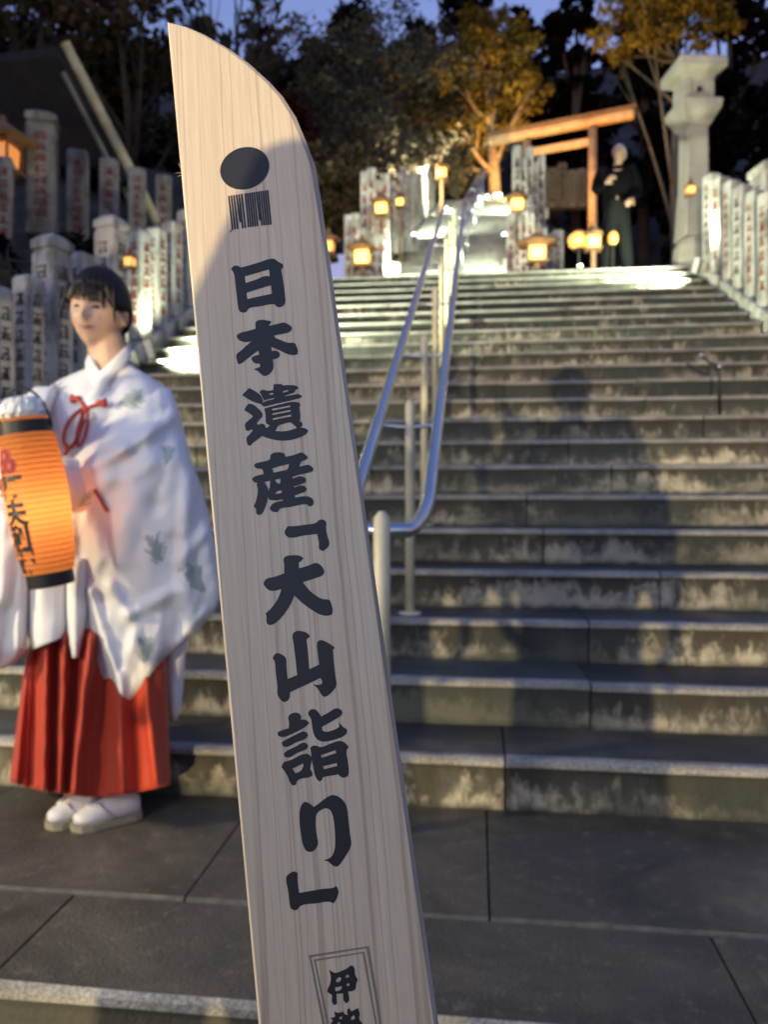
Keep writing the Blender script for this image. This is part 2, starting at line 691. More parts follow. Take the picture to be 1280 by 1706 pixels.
def fence(name, label, cat, posts, base=None, group=None, rr=None, mat=None):
    """posts: list of (point, width, height, rot, ink, style, side)"""
    rr = rr or random.Random(len(posts))
    p0 = Vector(posts[0][0])
    root = empty(name, p0)
    tag(root, label, cat, group)
    for (p, w, h, rz, ink, style, side) in posts:
        fence_post(root, Vector(p)-p0, w, h, rz, ink, rr, style, side=side, mat=mat)
    if base:
        base(root, p0)
    return root


# left fence, climbing beside the stair behind the shrine maiden
XF = -2.93
posts = []
rr = random.Random(3)
ys = [4.05, 4.40, 4.74, 5.08, 5.42, 5.96, 6.42, 6.77, 7.14, 7.52, 7.90, 8.28, 8.66, 9.05]
for i, y in enumerate(ys):
    big = i in (3, 5)
    w = 0.20 if big else 0.145
    h = 1.15 if big else rr.uniform(0.93, 1.0)
    posts.append(((XF-(0.03 if big else 0), y, stair_z(y)+0.06), w, h, math.radians(-14), M_BLACKINK if i < 6 else M_RED, 'cap' if big else 'point', 1))


def rail_base(x, ya, yb, side):
    def fn(root, p0):
        mb = MB()
        za, zb = stair_z(ya)+0.06, stair_z(yb)+0.06
        w = 0.11
        rings = []
        for y, z in ((ya, za), (yb, zb)):
            rings.append([Vector((x-w, y, z-0.16))-p0, Vector((x+w, y, z-0.16))-p0, Vector((x+w, y, z+0.0))-p0, Vector((x+w-0.02, y, z+0.02))-p0, Vector((x-w+0.02, y, z+0.02))-p0, Vector((x-w, y, z))-p0])
        mb.loft(rings)
        bevel(mb.build('base_rail', M_POST, root), 0.008)
        k0 = int((ya-Y0)/RUN)
        k = k0
        while Y0+k*RUN < yb:
            y = Y0+k*RUN+0.16
            b = MB()
            b.box((0, 0, 0), (0.20, 0.19, 0.20))
            o = b.build('base_block', M_POST, root, loc=Vector((x-0.02*side, y, stair_z(y)-0.10))-p0)
            bevel(o, 0.015)
            k += 1
    return fn


fence('stone_fence', 'sloping fence of pale inscribed stone posts behind the woman in white', 'stone fence', posts, rail_base(XF, 3.9, 9.2, 1), rr=rr)

# right fence
XG = 2.47
posts = []
ys = [4.7, 5.0, 5.32, 5.62, 5.94, 6.26, 6.58, 6.90, 7.22, 7.54, 7.86, 8.20, 8.50]
for i, y in enumerate(ys):
    posts.append(((XG, y, stair_z(y)+0.06), 0.135, rr.uniform(0.92, 1.0), math.radians(22), M_RED if i % 3 else M_BLACKINK, 'point', -1))
posts.append(((2.86, 7.95, 2.95), 0.30, 1.28, math.radians(12), M_BLACKINK, 'cap', -1))
fence('stone_fence', 'sloping fence of slim pale stone posts on the right edge of the stair', 'stone fence', posts, rail_base(XG, 4.5, 8.75, -1), rr=rr)

# upper left fence on the terrace, with red lettering
pts = [(70, 190, 7.02, 0.27, 1.20), (130, 250, 7.7, 0.21, 1.02), (182, 264, 8.4, 0.21, 1.02), (228, 280, 9.13, 0.21, 1.0), (272, 292, 9.93, 0.21, 1.0), (8, 262, 6.55, 0.14, 0.86)]
posts = []
for px, pt, y, w, h in pts:
    p = at(px, pt, y)
    posts.append(((p.x, p.y, p.z-h), w, h, math.radians(24), M_RED, 'cap' if w > 0.25 else 'point', 1))


def terrace(root, p0):
    a = Vector(posts[5][0])
    b = Vector(posts[4][0])
    d = (b-a)
    mb = MB()
    rings = []
    nrm = Vector((d.y, -d.x, 0)).normalized()
    for p in (a-d*0.25, a+d*1.5):
        rings.append([p+nrm*0.22-Vector((0, 0, 0.16))-p0, p+nrm*0.22-p0, p-nrm*0.3-p0, p-nrm*0.3-Vector((0, 0, 0.16))-p0])
    mb.loft(rings)
    bevel(mb.build('base_rail', M_DARKSTONE, root), 0.01)


fence('stone_fence', 'fence of thick stone posts with red lettering on the upper terrace at far left', 'stone fence', posts, terrace, rr=rr, mat=M_POSTOLD)

# terrace retaining wall under that fence, of dark fitted stones
wall = empty('retaining_wall', (-3.5, 6.5, 2.0))
tag(wall, 'dark mossy retaining wall of fitted stones below the red lettered posts', 'wall')
a, b = Vector(posts[5][0]), Vector(posts[4][0])
d = b-a
L = (d.x**2+d.y**2)**0.5
dh = Vector((d.x, d.y, 0))/L
nrm = Vector((dh.y, -dh.x, 0))
rw = random.Random(5)
for row in range(5):
    s = -1.2-(row % 2)*0.25
    while s < L+1.5:
        wl = rw.uniform(0.4, 0.65)
        t = s+wl/2
        base = a+d*(t/L)
        p = Vector((base.x, base.y, base.z-0.34-row*0.36))+nrm*(0.12+rw.uniform(0, 0.05))
        mb = MB()
        mb.box((0, 0, 0), (wl-0.02, 0.4, 0.34), taper=rw.uniform(0.93, 1.0))
        ang = math.atan2(dh.y, dh.x)
        o = mb.build('stone', M_DARKSTONE, wall, loc=p-Vector((-3.5, 6.5, 2.0)), rotz=ang)
        o.rotation_euler = (rw.uniform(-.04, .04), rw.uniform(-.03, .03)-math.atan2(d.z, L), ang+rw.uniform(-.05, .05))
        bevel(o, 0.04, 2)
        s += wl

# posts of the upper shrine precinct: short runs either side of the upper flight
def run(label, p, q, n, w, hs, ink, rot, style='point', side=1, seed=1, mat=None):
    rr = random.Random(seed)
    p, q = Vector(p), Vector(q)
    ps = []
    for i in range(n):
        t = i/(n-1) if n > 1 else 0
        c = p.lerp(q, t)
        ps.append((c, w*rr.uniform(0.92, 1.08), rr.uniform(*hs), rot, ink, style, side))

    def base(root, p0):
        mb = MB()
        d = (q-p).normalized()
        nn = Vector((d.y, -d.x, 0)).normalized()*0.13
        rings = []
        for c in (p-d*0.2, q+d*0.2):
            rings.append([c+nn-Vector((0, 0, 0.2))-p0, c+nn+Vector((0, 0, 0.03))-p0, c-nn+Vector((0, 0, 0.03))-p0, c-nn-Vector((0, 0, 0.2))-p0])
        mb.loft(rings)
        mb.build('base_rail', M_POST, root)
    return fence('stone_fence', label, 'stone fence', ps, base if mat is None else None, rr=rr, mat=mat)


run('row of pale posts climbing the left side of the narrow upper stair', up_pt(-1.16, 0.9, -0.05), up_pt(-1.16, 9.4, -0.05), 34, 0.115, (1.0, 1.2), M_RED, UROT, seed=11)
run('row of pale posts climbing the right side of the narrow upper stair', up_pt(1.16, 0.9, -0.05), up_pt(1.16, 9.0, -0.05), 34, 0.115, (0.95, 1.1), M_RED, UROT, side=-1, seed=12)
pa, pb = at(581, 350, 10.5), at(633, 350, 10.9)
run('lower row of pinkish inscribed posts at the left corner of the top landing', (pa.x, pa.y, LAND-0.02), (pb.x, pb.y, LAND-0.02), 6, 0.125, (1.15, 1.45), M_RED, 0.1, seed=13)
pa, pb = at(608, 340, 11.5), at(642, 340, 11.6)
run('pair of tall pinkish posts standing highest behind the left corner of the landing', (pa.x, pa.y, 4.45), (pb.x, pb.y, 4.45), 4, 0.135, (1.25, 1.5), M_RED, 0.1, seed=14)
pa, pb = at(646, 340, 12.4), at(690, 340, 13.6)
run('row of pale posts behind the dim orange lantern left of the upper stair', (pa.x, pa.y, 5.1), (pb.x, pb.y, 5.5), 8, 0.13, (0.95, 1.25), M_RED, 0.15, seed=15)
pa, pb = at(852, 340, 10.6), at(905, 340, 10.9)
run('lower row of pinkish inscribed posts right of the upper stair foot', (pa.x, pa.y, LAND-0.02), (pb.x, pb.y, LAND-0.02), 6, 0.125, (1.15, 1.5), M_RED, -0.1, side=-1, seed=16)
pa, pb = at(862, 340, 11.9), at(902, 340, 12.1)
run('tall bluish grey posts rising below the left end of the wooden gate', (pa.x, pa.y, 4.6), (pb.x, pb.y, 4.7), 5, 0.14, (1.4, 1.8), M_BLACKINK, -0.1, side=-1, seed=17)
pa, pb = at(904, 340, 11.7), at(930, 340, 11.8)
run('pair of dim grey posts between the wide roofed lantern and the man', (pa.x, pa.y, 4.1), (pb.x, pb.y, 4.1), 3, 0.17, (0.75, 1.0), M_BLACKINK, -0.1, side=-1, seed=18)
pa, pb = at(905, 300, 17), at(985, 300, 17)
run('dim distant grey posts seen under the wooden gate', (pa.x, pa.y, 7.2), (pb.x, pb.y, 7.2), 6, 0.2, (0.8, 1.0), M_BLACKINK, 0.0, side=-1, seed=19, mat=M_DARKSTONE)

M_CREAM = plain('cream_painted_metal', (0.60, 0.55, 0.38), 0.4, 0.0, var=0.12, vscale=12)
# ------------------------------------------------------------------ central handrail
hr = empty('handrail', (-0.265, 2.1, 0))
tag(hr, 'double stainless steel handrail running up the middle of the stair', 'handrail')
o0 = Vector((-0.265, 2.1, 0))
HR = 0.75


def railz(y):
    return 0.514*y-0.295


def bezier(p0, p1, p2, n=8):
    p0, p1, p2 = Vector(p0), Vector(p1), Vector(p2)
    return [(p0*(1-t)**2+p1*2*t*(1-t)+p2*t*t) for t in [i/n for i in range(n+1)]]


yend = 9.35
lo = 2.26
pr = [Vector((-0.15, y, railz(y))) for y in np.linspace(yend, lo+0.22, 14)]
pl = [Vector((-0.385, y, railz(y))) for y in np.linspace(yend, lo+0.22, 14)]
flat = 0.855
endr = bezier(pr[-1], (-0.15, lo+0.08, flat+0.02), (-0.19, lo-0.08, flat-0.005), 7)
endl = bezier((-0.345, lo-0.08, flat-0.005), (-0.385, lo+0.08, flat+0.02), pl[-1], 7)
mb = MB()
mb.tube([p-o0 for p in pr[:-1]+endr+endl+pl[::-1][1:]], 0.0215, 14)
mb.build('rail', M_STEEL, hr, smooth=True)
for y in [2.14, 3.05, 3.9, 4.9, 5.9, 6.9, 7.9, 8.85]:
    zb = 0 if y < Y0 else math.floor((y-Y0)/RUN+1)*RISE
    zt = railz(y)+(0.06 if y > 2.2 else 0.10)
    mb = MB()
    mb.tube([(0, 0, 0), (0, 0, zt-zb-0.02), (0, 0, zt-zb)], [0.019 if y > 2.2 else 0.024]*2+[0.008], 12)
    mb.lathe([(0.045, 0), (0.045, 0.008), (0.02, 0.012)], n=16)
    po = mb.build('post', M_CREAM, hr, smooth=True, loc=Vector((-0.265, y, zb))-o0)
    if y > 2.2:
        arm = MB()
        zz = railz(y)-zb-0.03
        arm.tube([(-0.12, 0, zz+0.012), (-0.115, 0, zz-0.012), (0, 0, zz-0.02), (0.11, 0, zz-0.012), (0.115, 0, zz+0.012)], 0.008, 8)
        arm.build('bracket', M_STEEL, po, smooth=True)
# the same rail carried on up the narrow flight
hr2 = empty('handrail', up_pt(0.14, 0.2, 0))
tag(hr2, 'thin steel handrail climbing the middle of the narrow upper stair', 'handrail')
q0 = up_pt(0.14, 0.2, 0)
for xx in (0.06, 0.24):
    mb = MB()
    mb.tube([up_pt(xx, yy, 0.8)-q0 for yy in (-0.4, 3, 6, 9.2)], 0.02, 10)
    mb.build('rail', M_STEEL, hr2, smooth=True)
for yy in (0.2, 1.4, 2.6, 3.8, 5.0, 6.2, 7.4, 8.6):
    mb = MB()
    p = up_pt(0.15, yy, -0.12)-q0
    mb.tube([p, p+Vector((0, 0, 1.0))], 0.018, 8)
    mb.tube([up_pt(0.06, yy, 0.78)-q0, up_pt(0.24, yy, 0.78)-q0], 0.01, 6)
    mb.build('post', M_STEEL, hr2, smooth=True)

# ------------------------------------------------------------------ LED floodlights of the stair
LEDC = (0.93, 1.0, 0.68)


M_HOUSING = plain('pale_grey_housing', (0.55, 0.56, 0.52), 0.5, 0.2)


def floodlight(label, loc, aim, power, col=LEDC, size=1.0, lens=None, group='floodlights beside the stairs', cone=120):
    loc = Vector(loc)
    root = empty('floodlight', loc)
    tag(root, label, 'floodlight', group)
    d = (Vector(aim)-loc).normalized()
    M = d.to_track_quat('Y', 'Z').to_matrix()
    h = MB()
    h.box((0, -0.035*size, 0), (0.20*size, 0.05*size, 0.15*size), M)
    for i in range(4):
        h.box(M @ Vector(((-0.06+0.04*i)*size, -0.07*size, 0)), (0.01*size, 0.03*size, 0.12*size), M)
    bevel(h.build('housing', M_HOUSING, root), 0.004)
    l = MB()
    l.box(M @ Vector((0, -0.006*size, 0)), (0.17*size, 0.008*size, 0.12*size), M)
    l.build('lens', lens or M_LED, root)
    s = MB()
    s.tube([M @ Vector((-0.115*size, -0.035*size, 0)), M @ Vector((-0.115*size, -0.035*size, 0))+Vector((0, 0, -0.11)), M @ Vector((0.115*size, -0.035*size, 0))+Vector((0, 0, -0.11)), M @ Vector((0.115*size, -0.035*size, 0))], 0.008*size, 6)
    s.build('bracket', M_BLACKMETAL, root)
    if power:
        light('lamp', 'SPOT', loc+d*0.03, power, col, root, aim, 0.05*size, cone=cone, blend=1.0)
    return root


fll = floodlight('bright white floodlight at the left edge of the stair by the pale posts', (-2.66, 5.98, 2.13), (1.1, 8.9, 3.5), 2000, cone=115)
light('lamp', 'SPOT', (-2.70, 6.20, 2.24), 160, LEDC, fll, (-2.86, 6.42, 2.75), 0.03, cone=70, blend=1.0)
flr = floodlight('bright white floodlight at the foot of the right hand posts near the stair top', (2.22, 8.08, 3.26), (0.2, 9.6, 3.9), 800, cone=120)
light('lamp', 'SPOT', (2.27, 8.16, 3.38), 150, LEDC, flr, (2.42, 8.20, 3.9), 0.03, cone=70, blend=1.0)
sp = [((-0.95-0.1, 0.9), 330, 'floodlight low on the left of the narrow upper stair foot'),
      ((1.0, 0.5), 330, 'floodlight low on the right of the narrow upper stair foot'),
      ((-0.98, 4.2), 420, 'floodlight midway up the left of the narrow upper stair'),
      ((0.95, 6.6), 420, 'floodlight high on the right of the narrow upper stair'), ]
for (x, yy), pw, lab in sp:
    p = up_pt(x, yy, 0.22)
    floodlight(lab, p, up_pt(-x*0.8, yy+2.2, 0.55), pw, size=0.9, lens=M_LEDSMALL)

floodlight('floodlight lighting the grey bushes behind the left posts', up_pt(-1.9, 6.4, 0.6), (-0.7, 22.0, 11.5), 5600, (1.0, 0.84, 0.56), 1.0)
floodlight('orange floodlight at the foot of the orange trunk', at(850, 333, 19.0), at(815, 150, 20.8), 900, (1.0, 0.52, 0.14), 0.9, emissive('amber_lens', (1.0, 0.5, 0.12), 6))

# small LED bulbs near the landing edge
def stake_light(label, p, mat, r=0.022):
    p = Vector(p)
    root = empty('ground_light', p)
    tag(root, label, 'ground light', 'small ground lights along the landing and upper stair')
    mb = MB()
    mb.tube([(0, 0, -0.14), (0, 0, 0)], 0.008, 8)
    mb.lathe([(0.02, -0.02), (0.03, 0.0), (0.03, 0.01)], n=10)
    mb.build('stake', M_BLACKMETAL, root)
    mb = MB()
    mb.ellipsoid((0, 0, 0.02), (r, r, r), 10, 8)
    mb.build('bulb', mat, root)


M_BULB1 = emissive('warm_led_bulb', (1.0, 0.95, 0.5), 8)
M_BULB2 = emissive('cool_led_bulb', (0.85, 1.0, 0.92), 8)
stake_light('tiny cool white light on the landing beside the stone lantern foot', at(1127, 452, 9.0), M_BULB2, 0.03)
stake_light('tiny yellow light on the landing edge left of the man', at(967, 447, 9.0), M_BULB1, 0.028)
for i, (px, py, yy) in enumerate([(742, 348, 17.5), (752, 354, 17.0), (800, 331, 19.5), (812, 329, 19.8), (826, 327, 19.8), (833, 326, 20.0), (795, 344, 18.2), (786, 352, 17.2), (841, 393, 12.8), (690, 393, 13.0)]):
    stake_light(['small white light on the upper stair, left of the rail', 'small white light just right of the leftmost pair on the upper stair', 'leftmost bulb of the bright string at the top of the upper stair', 'second bulb of the bright string at the top of the upper stair', 'third bulb of the bright string at the top of the upper stair', 'rightmost bulb beside the orange lit trunk', 'small bulb just under the bright string', 'small bulb lowest under the bright string', 'small bulb on the right edge of the upper stair above the roofed lantern', 'small bulb by the left edge of the upper stair above its foot'][i], at(px, py, yy), M_BULB2, 0.05 if py < 360 and i < 6 else 0.035)

# ------------------------------------------------------------------ small wooden lanterns
def lantern(label, p, s=1.0, roofw=0.22, mat=None, post=0.0, wide=1.0):
    """p: centre of the lit box"""
    p = Vector(p)
    s *= 0.80
    root = empty('paper_lantern', p)
    tag(root, label, 'lantern', 'lit lanterns around the top landing and upper stair')
    b = MB()
    b.box((0, 0, 0), (0.17*s*wide, 0.17*s, 0.17*s), taper=1.08)
    bevel(b.build('lit_pane', mat or M_LAMP, root), 0.03*s, 3)
    f = MB()
    for sx in (-1, 1):
        for sy in (-1, 1):
            f.box((sx*0.095*s*wide, sy*0.095*s, 0), (0.014*s, 0.014*s, 0.20*s))
    f.box((0, 0, -0.105*s), (0.23*s*wide, 0.23*s, 0.025*s))
    f.box((0, 0, 0.105*s), (0.22*s*wide, 0.22*s, 0.02*s))
    f.build('frame', M_DARKWOOD, root)
    r = MB()
    r.lathe([(roofw*s*1.05, 0.115*s), (roofw*s, 0.135*s), (roofw*s*0.45, 0.20*s), (0.03*s, 0.26*s), (0.02*s, 0.30*s)], n=6, rot0=0.3)
    r.build('roof', M_DARKWOOD, root)
    if post:
        t = MB()
        t.box((0, 0, -0.118*s-post/2), (0.06*s, 0.06*s, post))
        t.build('stand', M_DARKWOOD, root)


lantern('large round glowing lantern with a pointed roof at the left corner of the landing', at(604, 430, 9.6), 1.25, 0.20, post=0.35)
lantern('bright lantern on a stand in front of the tall pinkish posts', at(636, 349, 11.0), 1.15, 0.17, post=1.4)
lantern('dim orange lantern fixed above the left posts', at(653, 312, 12.6), 1.1, 0.16, M_LAMPDIM, post=1.0)
lantern('small yellow lantern between bright and dim lanterns on the left', at(667, 338, 12.2), 0.8, 0.15, post=0.9)
lantern('highest yellow lantern above the left row of the upper stair', at(736, 290, 18.0), 1.6, 0.16, post=1.2)
lantern('bright lantern on a stand at the right of the upper stair', at(862, 343, 11.2), 1.2, 0.18, post=1.4)
lantern('wide roofed glowing lantern at the right of the upper stair foot', at(895, 423, 9.6), 1.25, 0.26, post=0.3, wide=1.1)
lantern('white hot lantern in front of the man\'s legs', at(989, 404, 9.25), 1.0, 0.15, post=0.25)
lantern('orange lantern half hidden behind the right edge of the wooden sword', at(547, 412, 9.8), 1.0, 0.2, M_LAMPDIM, post=0.3)
lantern('small yellow lantern hung before the thick pillar behind the woman\'s head', at(216, 437, 5.7), 0.5, 0.1, M_LAMPDIM)  # lantern shape added where a lens ghost glows, nothing hangs here
lantern('added yellow glow for a lens ghost against the shaft of the stone lantern', at(1151, 318, 8.6), 0.6, 0.1, M_LAMPDIM)  # another lens ghost given an added lantern body

# two hand-held orange paper lanterns at the man's knees
M_ORANGEP = emissive('orange_lit_paper', (1.0, 0.40, 0.09), 0.9)
for i, (px, py, rx, rz, lab) in enumerate([(965, 401, 0.13, 0.095, 'fan shaped orange glowing lantern left of the white hot one'), (1022, 397, 0.06, 0.075, 'small oval orange lantern right of the white hot one')]):
    p = at(px, py, 9.35)
    root = empty('paper_lantern', p)
    tag(root, lab, 'lantern', 'lit lanterns around the top landing and upper stair')
    b = MB()
    b.lathe([(rx*0.5, -rz), (rx*0.85, -rz*0.6), (rx, 0), (rx*0.85, rz*0.6), (rx*0.5, rz)], n=14)
    b.build('lit_pane', M_ORANGEP, root, smooth=True)
    b = MB()
    b.lathe([(rx*0.52, rz), (rx*0.52, rz+0.025)], n=14)
    b.lathe([(rx*0.52, -rz-0.025), (rx*0.52, -rz)], n=14)
    b.tube([(0, 0, -rz-0.025), (0, 0, LAND+0.02-p.z)], 0.012, 6)
    b.build('rim', M_BLACKMETAL, root)

# ------------------------------------------------------------------ stone lantern
M_LANTERNSTONE = granite('weathered_lantern_granite', (0.22, 0.208, 0.18), (0.36, 0.345, 0.30), 0.3, 0.85, 2.2, 0.4)
p = at(1156, 330, 9.25)
SLX, SLY = p.x, p.y
sl = empty('stone_lantern', (SLX, SLY, LAND-0.03), PSI+0.05)
tag(sl, 'tall grey stone lantern with a flat flared cap at the right of the landing', 'stone lantern')


def zpx(py):
    return EYE+(HZ-py)/FPX*(SLY/1.041)*0.965-LAND+0.03


mb = MB()
R4 = math.pi/4
S2 = math.sqrt(2)*0.80
mb.lathe([(0.27, 0), (0.27, 0.10), (0.235, 0.13), (0.22, zpx(400)), (0.17, zpx(385))], n=8, rot0=math.pi/8)
bevel(mb.build('base', M_LANTERNSTONE, sl), 0.012)
mb = MB()
mb.lathe([(0.21*S2*1.0, zpx(384)), (0.185*S2, zpx(330)), (0.165*S2, zpx(300)), (0.155*S2, zpx(194))], n=4, rot0=R4)
bevel(mb.build('shaft', M_LANTERNSTONE, sl), 0.02)
mb = MB()
mb.lathe([(0.17*S2, zpx(195)), (0.29*S2, zpx(168)), (0.30*S2, zpx(156)), (0.27*S2, zpx(153))], n=4, rot0=R4)
bevel(mb.build('tray', M_LANTERNSTONE, sl), 0.008)
mb = MB()
zb, zt = zpx(153), zpx(120)
for sx, sy in ((-1, -1), (1, -1), (1, 1), (-1, 1)):
    mb.box((sx*0.132, sy*0.132, (zb+zt)/2), (0.075, 0.075, zt-zb))
mb.box((0, 0.136, (zb+zt)/2), (0.24, 0.05, zt-zb))
mb.box((-0.136, 0, (zb+zt)/2), (0.05, 0.24, zt-zb))
mb.box((0.136, 0, (zb+zt)/2), (0.05, 0.24, zt-zb))
zc, hh = (zb+zt)/2, (zt-zb)/2
mb.box((0, -0.138, zc), (0.215, 0.04, 2*hh-0.004))
bevel(mb.build('light_box', M_LANTERNSTONE, sl), 0.006)
mb = MB()
ring = [(0.035*math.cos(a), 0.035*math.sin(a)) for a in [2*math.pi*i/16 for i in range(16)]]
mb.loft([[Vector((x, -0.157, zc+z)) for x, z in ring], [Vector((x, -0.163, zc+z)) for x, z in ring]])
mb.build('opening_shade_disc', M_BLACKMETAL, sl)  # solid black disc painting the shade of the hollow
mb = MB()
mb.lathe([(0.20*S2, zpx(121)), (0.22*S2, zpx(114)), (0.335*S2, zpx(106)), (0.345*S2, zpx(103)), (0.345*S2, zpx(89)), (0.325*S2, zpx(86)), (0.12*S2, zpx(79))], n=4, rot0=R4)
bevel(mb.build('cap', M_LANTERNSTONE, sl), 0.015)

# ------------------------------------------------------------------ wooden gate (torii)
gl, gr = at(878, 240, 14.85), at(988, 210, 14.5)
GT = 7.86
tor = empty('wooden_gate', (gl.x, gl.y, 4.7))
tag(tor, 'plain wooden shrine gate lit orange above the right of the landing', 'shrine gate')
t0 = Vector((gl.x, gl.y, 4.7))
u = Vector((gr.x-gl.x, gr.y-gl.y, 0))
for q in (gl, gr):
    mb = MB()
    mb.tube([Vector((q.x, q.y, 4.4))-t0, Vector((q.x, q.y, GT-0.12))-t0], [0.09, 0.078], 16)
    mb.build('post', M_TORII, tor, smooth=True)
un = u.normalized()
vn = Vector((-un.y, un.x, 0))
Mx = Matrix((un, vn, Vector((0, 0, 1)))).transposed()
mid = (Vector((gl.x, gl.y, 0))+Vector((gr.x, gr.y, 0)))/2
LB = 2.72
mb = MB()
mb.box(Vector((mid.x, mid.y, GT))-t0, (LB, 0.19, 0.155), Mx)
bevel(mb.build('lintel', M_TORII, tor), 0.05, 3)
mb = MB()
mb.box(Vector((mid.x, mid.y, GT+0.095))-t0, (LB+0.06, 0.26, 0.035), Mx)
mb.build('cap_board', M_DARKWOOD, tor)
mb = MB()
mb.box(Vector((mid.x, mid.y, GT-0.36))-t0, (u.length+0.06, 0.08, 0.13), Mx)
bevel(mb.build('tie_beam', M_TORII, tor), 0.01)
# warm floodlight that lights gate and ginkgo
floodlight('orange floodlight on the ground below the wooden gate', (1.05, 12.7, 5.55), (1.4, 14.8, 8.2), 900, (1.0, 0.50, 0.14), 1.0, emissive('amber_lens', (1.0, 0.5, 0.12), 6))

# ------------------------------------------------------------------ leaning timber poles at the upper left
for (x0, y0, x1, y1, Y, r, mat, lab) in [(108, 72, 218, 285, 9.6, 0.062, plain('bare_bamboo', (0.40, 0.35, 0.20), 0.5, var=0.2), 'pale leaning bamboo pole above the red lettered posts'),
                                         (104, 120, 178, 262, 10.1, 0.035, plain('grey_bamboo', (0.16, 0.15, 0.13), 0.6), 'thin dark leaning pole just behind the pale one')]:
    a, b = at(x0, y0, Y-0.6), at(x1, y1, Y)
    d = (b-a).normalized()
    b = b+d*1.0
    L = (b-a).length
    root = empty('leaning_pole', b)
    tag(root, lab, 'pole')
    mb = MB()
    pts, rad = [], []
    for i in range(9):
        t = i/8
        for dt, k in ((-0.006, 1.0), (0.0, 1.10), (0.006, 1.0)):
            tt = min(1, max(0, t+dt))
            pts.append(b.lerp(a, tt)-b)
            rad.append(r*k)
    pts2, rad2 = [pts[0]], [rad[0]]
    for q, w in zip(pts[1:], rad[1:]):
        if (q-pts2[-1]).length > 1e-4:
            pts2.append(q)
            rad2.append(w)
    mb.tube(pts2, rad2, 12)
    mb.build('shaft', mat, root, smooth=True)

# eave of a dark hut whose gable edge the poles lean along
a, b = at(96, 92, 9.7), at(206, 292, 10.5)
hut = empty('hut', Vector((b.x-1.5, b.y, 3.6)))
tag(hut, 'dark hut with a sloping roof behind the red lettered posts at far left', 'hut')
h0 = Vector(hut.location)
ex = Vector((-3.6, 0.8, 0.35))
mb = MB()
mb.loft([[p+q-h0 for q in (Vector((0, 0, 0)), Vector((0, 0, 0.12)), ex+Vector((0, 0, 0.12)), ex)] for p in (a, b+(b-a)*0.25)])
mb.build('roof', plain('dark_thatch', (0.012, 0.010, 0.008), 0.95, bump=(12, 0.8, 0.03), var=0.4), hut)
mb = MB()
mb.box(Vector((b.x-1.9, b.y+1.2, 4.3))-h0, (3.0, 2.0, 2.6))
mb.build('wall', plain('dark_boards', (0.014, 0.011, 0.009), 0.9, var=0.3), hut)

# orange lit lantern roof at the far left edge
lantern('large orange lit wooden lantern cut by the left edge above the posts', at(4, 262, 6.7), 1.6, 0.24, emissive('amber_pane', (1.0, 0.35, 0.08), 0.5), post=0.5)

# ------------------------------------------------------------------ trees
def leaf_mat(name, lo, hi, rough=0.65):
    m = NT(name)
    v = m.coords()
    f = m.noise(v, 1.3, 3)
    g = m.noise(v, 9.0, 2)
    f2 = m.math('ADD', m.math('MULTIPLY', f, 0.6), m.math('MULTIPLY', g, 0.4))
    m.color(m.ramp(f2, [(0.35, lo), (0.65, hi)]))
    m.set(Roughness=rough)
    m.b.inputs['Specular IOR Level'].default_value = 0.05
    return m.mat


def leaves(name, cen, size, mat, parent, seed, stretch=1.6):
    rg = np.random.default_rng(seed)
    n = len(cen)
    a = rg.normal(size=(n, 3))
    a /= np.linalg.norm(a, axis=1)[:, None]
    b = np.cross(a, rg.normal(size=(n, 3)))
    b /= np.linalg.norm(b, axis=1)[:, None]
    s = size*rg.uniform(0.6, 1.4, n)[:, None]
    c = np.cross(a, b)*s*0.12
    vs = np.stack([cen-a*s*stretch/2, cen+b*s*0.42+c, cen+a*s*stretch/2, cen-b*s*0.42+c], 1).reshape(-1, 3)
    me = bpy.data.meshes.new(name)
    me.vertices.add(4*n)
    me.vertices.foreach_set('co', vs.astype(np.float32).ravel())
    me.loops.add(4*n)
    me.loops.foreach_set('vertex_index', np.arange(4*n, dtype=np.int32))
    me.polygons.add(n)
    me.polygons.foreach_set('loop_start', np.arange(0, 4*n, 4, dtype=np.int32))
    me.update(calc_edges=True)
    me.materials.append(mat)
    o = bpy.data.objects.new(name, me)
    C.objects.link(o)
    o.parent = parent
    return o


M_BARK = plain('brown_bark', (0.04, 0.031, 0.022), 0.9, bump=(14, 0.7, 0.02), var=0.35, vscale=8)
M_BARKG = plain('ginkgo_bark', (0.24, 0.17, 0.10), 0.9, bump=(16, 0.8, 0.02), var=0.35, vscale=9)
M_CONIFER = leaf_mat('dark_cedar_foliage', (0.004, 0.0045, 0.003), (0.016, 0.013, 0.008))
M_BROWNLEAF = leaf_mat('lamp_tinted_brown_foliage', (0.030, 0.022, 0.013), (0.10, 0.074, 0.042))  # brown lightened in colour to stand in for lamps on the left trees
M_OLIVE = leaf_mat('grey_olive_undergrowth', (0.045, 0.042, 0.028), (0.12, 0.11, 0.075))
M_GINKGO = leaf_mat('golden_ginkgo_leaves', (0.05, 0.036, 0.008), (0.22, 0.145, 0.022))
M_MAPLE = leaf_mat('dark_red_maple_leaves', (0.028, 0.008, 0.007), (0.07, 0.02, 0.016))
M_BLACKLEAF = leaf_mat('near_black_evergreen_foliage', (0.002, 0.0023, 0.002), (0.006, 0.006, 0.005))


